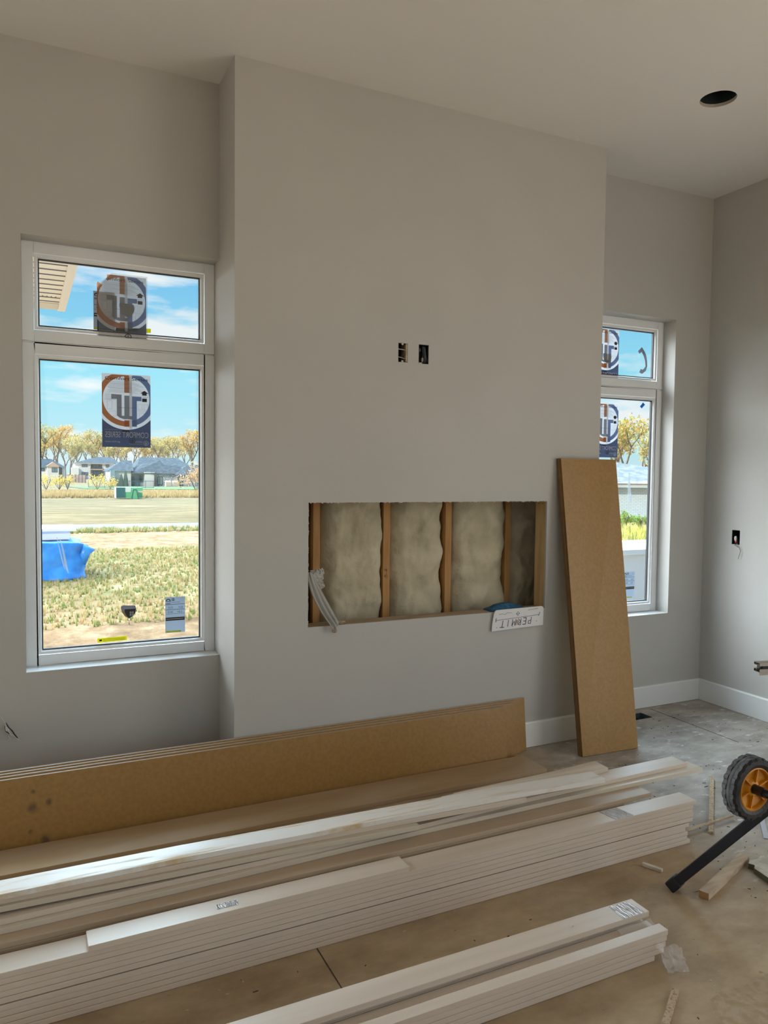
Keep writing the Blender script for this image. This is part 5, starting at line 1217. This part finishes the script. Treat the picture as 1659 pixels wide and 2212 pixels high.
o = mb.build('tarp', TARP, smooth=True); tag(o, 'wrinkled blue tarp draped over a pile of material outside', 'tarp'); sm = o.modifiers.new('sol', 'SOLIDIFY'); sm.thickness = .012
pl = empty('foam_pile', (-.4, Y0+.8, zg), 'pile of white foam boards showing above the blue tarp', 'building material')
for k in range(1): mb = MB(); mb.box(xa, xb-.12, Y0+.12, Y0+1.45, zg, .08); mb.build('pile_base', mat('pile_core', (.4, .38, .35), .9), pl)
mb = MB(); mb.box(xa, .885, Y0+.35, Y0+1.55, .135, .30); mb.box(xa, 1.0, Y0+.3, Y0+1.55, .302, .36); mb.build('foam_board', mat('white_foam', (.84, .84, .82), .8), pl, bevel=.01)

# porch roof left of the left window
SOF = mat('vinyl_soffit', (.85, .84, .80), .6, .3); SOFD = mat('soffit_joint', (.16, .14, .16), .8)
e_ = empty('porch_roof', (-1.5, 1.9, 2.9), 'cream vinyl soffit of the porch roof at the upper left of the left window', 'porch roof')
mb = MB(); x1 = .37; mb.box(-3.6, x1-.06, .2, 3.30, 2.905, 2.93)
mb.build('soffit_panel', SOF, e_)
mb = MB()
for k in range(20): y = .28+k*.155; mb.box(-3.6, x1-.06, y, y+.014, 2.900, 2.906)
for yy in (3.02, 1.62, 1.70):
    for k in range(60): x = x1-.10-k*.032; mb.box(x, x+.010, yy+.02, yy+.045, 2.901, 2.906)
mb.build('soffit_groove', SOFD, e_)
mb = MB(); mb.box(x1-.06, x1, .2, 3.56, 2.89, 3.06); mb.build('fascia', mat('fascia_cream', (.80, .77, .76), .6), e_, bevel=.004)
mb = MB(); mb.box(-3.6, x1-.06, 3.31, 3.56, 2.90, 3.06); mb.build('beam_panel', mat('fascia_cream2', (.66, .62, .57), .6), e_, bevel=.004)
mb = MB()
for k in range(8): x = x1-.30-k*.45; mb.box(x, x+.02, 3.30, 3.565, 2.893, 2.901); mb.box(x+.05, x+.07, 3.30, 3.565, 2.893, 2.901)
mb.build('beam_joint', SOFD, e_)
mb = MB(); mb.box(-3.7, x1+.01, .2, 3.6, 3.06, 3.12); mb.build('roof_deck', SLATE, e_)
mb = MB(); mb.box(-3.5, -3.3, 3.3, 3.5, -.6, 2.9); mb.build('porch_post', WHITE, e_)

# neighbour's grey brick house beyond the right window
BRK, t_, b_ = new_mat('grey_brick'); bk = t_.nodes.new('ShaderNodeTexBrick'); tcn = t_.nodes.new('ShaderNodeTexCoord'); mpn = t_.nodes.new('ShaderNodeMapping'); mpn.inputs['Rotation'].default_value = (PI/2, 0, 0)
t_.links.new(tcn.outputs['Object'], mpn.inputs[0]); t_.links.new(mpn.outputs[0], bk.inputs[0]); bk.inputs['Scale'].default_value = 1; bk.inputs['Brick Width'].default_value = .22; bk.inputs['Row Height'].default_value = .08; bk.inputs['Mortar Size'].default_value = .012
bk.inputs['Color1'].default_value = (.50, .58, .60, 1); bk.inputs['Color2'].default_value = (.56, .64, .66, 1); bk.inputs['Mortar'].default_value = (.38, .44, .46, 1); t_.links.new(bk.outputs[0], b_.inputs['Base Color']); b_.inputs['Roughness'].default_value = .9
Y = 25; c_ = at(1368, 1100, Y)
e_ = empty('neighbour_house', (c_.x, Y, zt(25)), 'pale grey brick house with a shingled roof seen through the right window', 'house'); e_.rotation_euler.z = -.62
def loc_(mb, name, m): mb.v = [(p[0]+c_.x, p[1]+Y, p[2]+zt(25)) for p in mb.v]; return mb.build(name, m, e_)
top_ = at(1368, 1047, Y).z-zt(25); mb = MB(); mb.box(-7, 6, 0, 8, -.4, top_); loc_(mb, 'brick_wall', BRK)
SH = mat('shingle_roof', (.16, .19, .20), .95, .0, c2=(.24, .25, .24), nscale=3); SHB = mat('tan_shingle', (.32, .28, .24), .95, .0, c2=(.24, .23, .22), nscale=4)
mb = MB(); hip(mb, -7.5, 6.5, -.5, 8.5, top_, top_+1.35, -2.8, -1.8, 3.2); loc_(mb, 'roof', SH)
mb = MB(); mb.add([(-1.2, -.55, top_+.02), (6.6, -.55, top_+.02), (6.6, 3.0, top_+.95), (1.6, 2.0, top_+.62)], [(0, 1, 2, 3), (3, 2, 1, 0)]); mb = MB(); mb.prism([(-1.4, 0), (6.6, 0), (6.6, .9), (1.2, .62)], (0, -.58, top_+.01), (1, 0, 0), (0, .9, .34), (0, -.02, .05)); loc_(mb, 'porch_roof_slope', SHB)
mb = MB(); mb.box(-7.5, 6.5, -.55, -.45, top_-.14, top_+.02); loc_(mb, 'gutter', mat('grey_gutter', (.40, .44, .44), .6))
# white parapet outside the right window
mb = MB(); mb.box(4.45, 10.5, 1.55, 2.25, -.6, .80); mb.box(4.40, 10.55, 1.50, 2.30, .80, .852)
tag(mb.build('parapet_wall', mat('white_render', (.82, .85, .88), .7, .3), bevel=.006), 'low smooth white parapet wall just outside the right window', 'wall')
# power line
mb = MB(); a, b = at(1300, 915, 70), at(1420, 932, 90); a2, b2 = at(1358, 927, 60), at(1400, 921, 60); mb.tube([at(1200, 945, 60), a2, b2, at(1500, 905, 60)], .018, 4)
tag(mb.build('overhead_wire', DARKB), 'thin overhead wire above the tree in the right window', 'wire')

for o in bpy.data.objects:
    if '_loc' in o.keys(): del o['_loc']
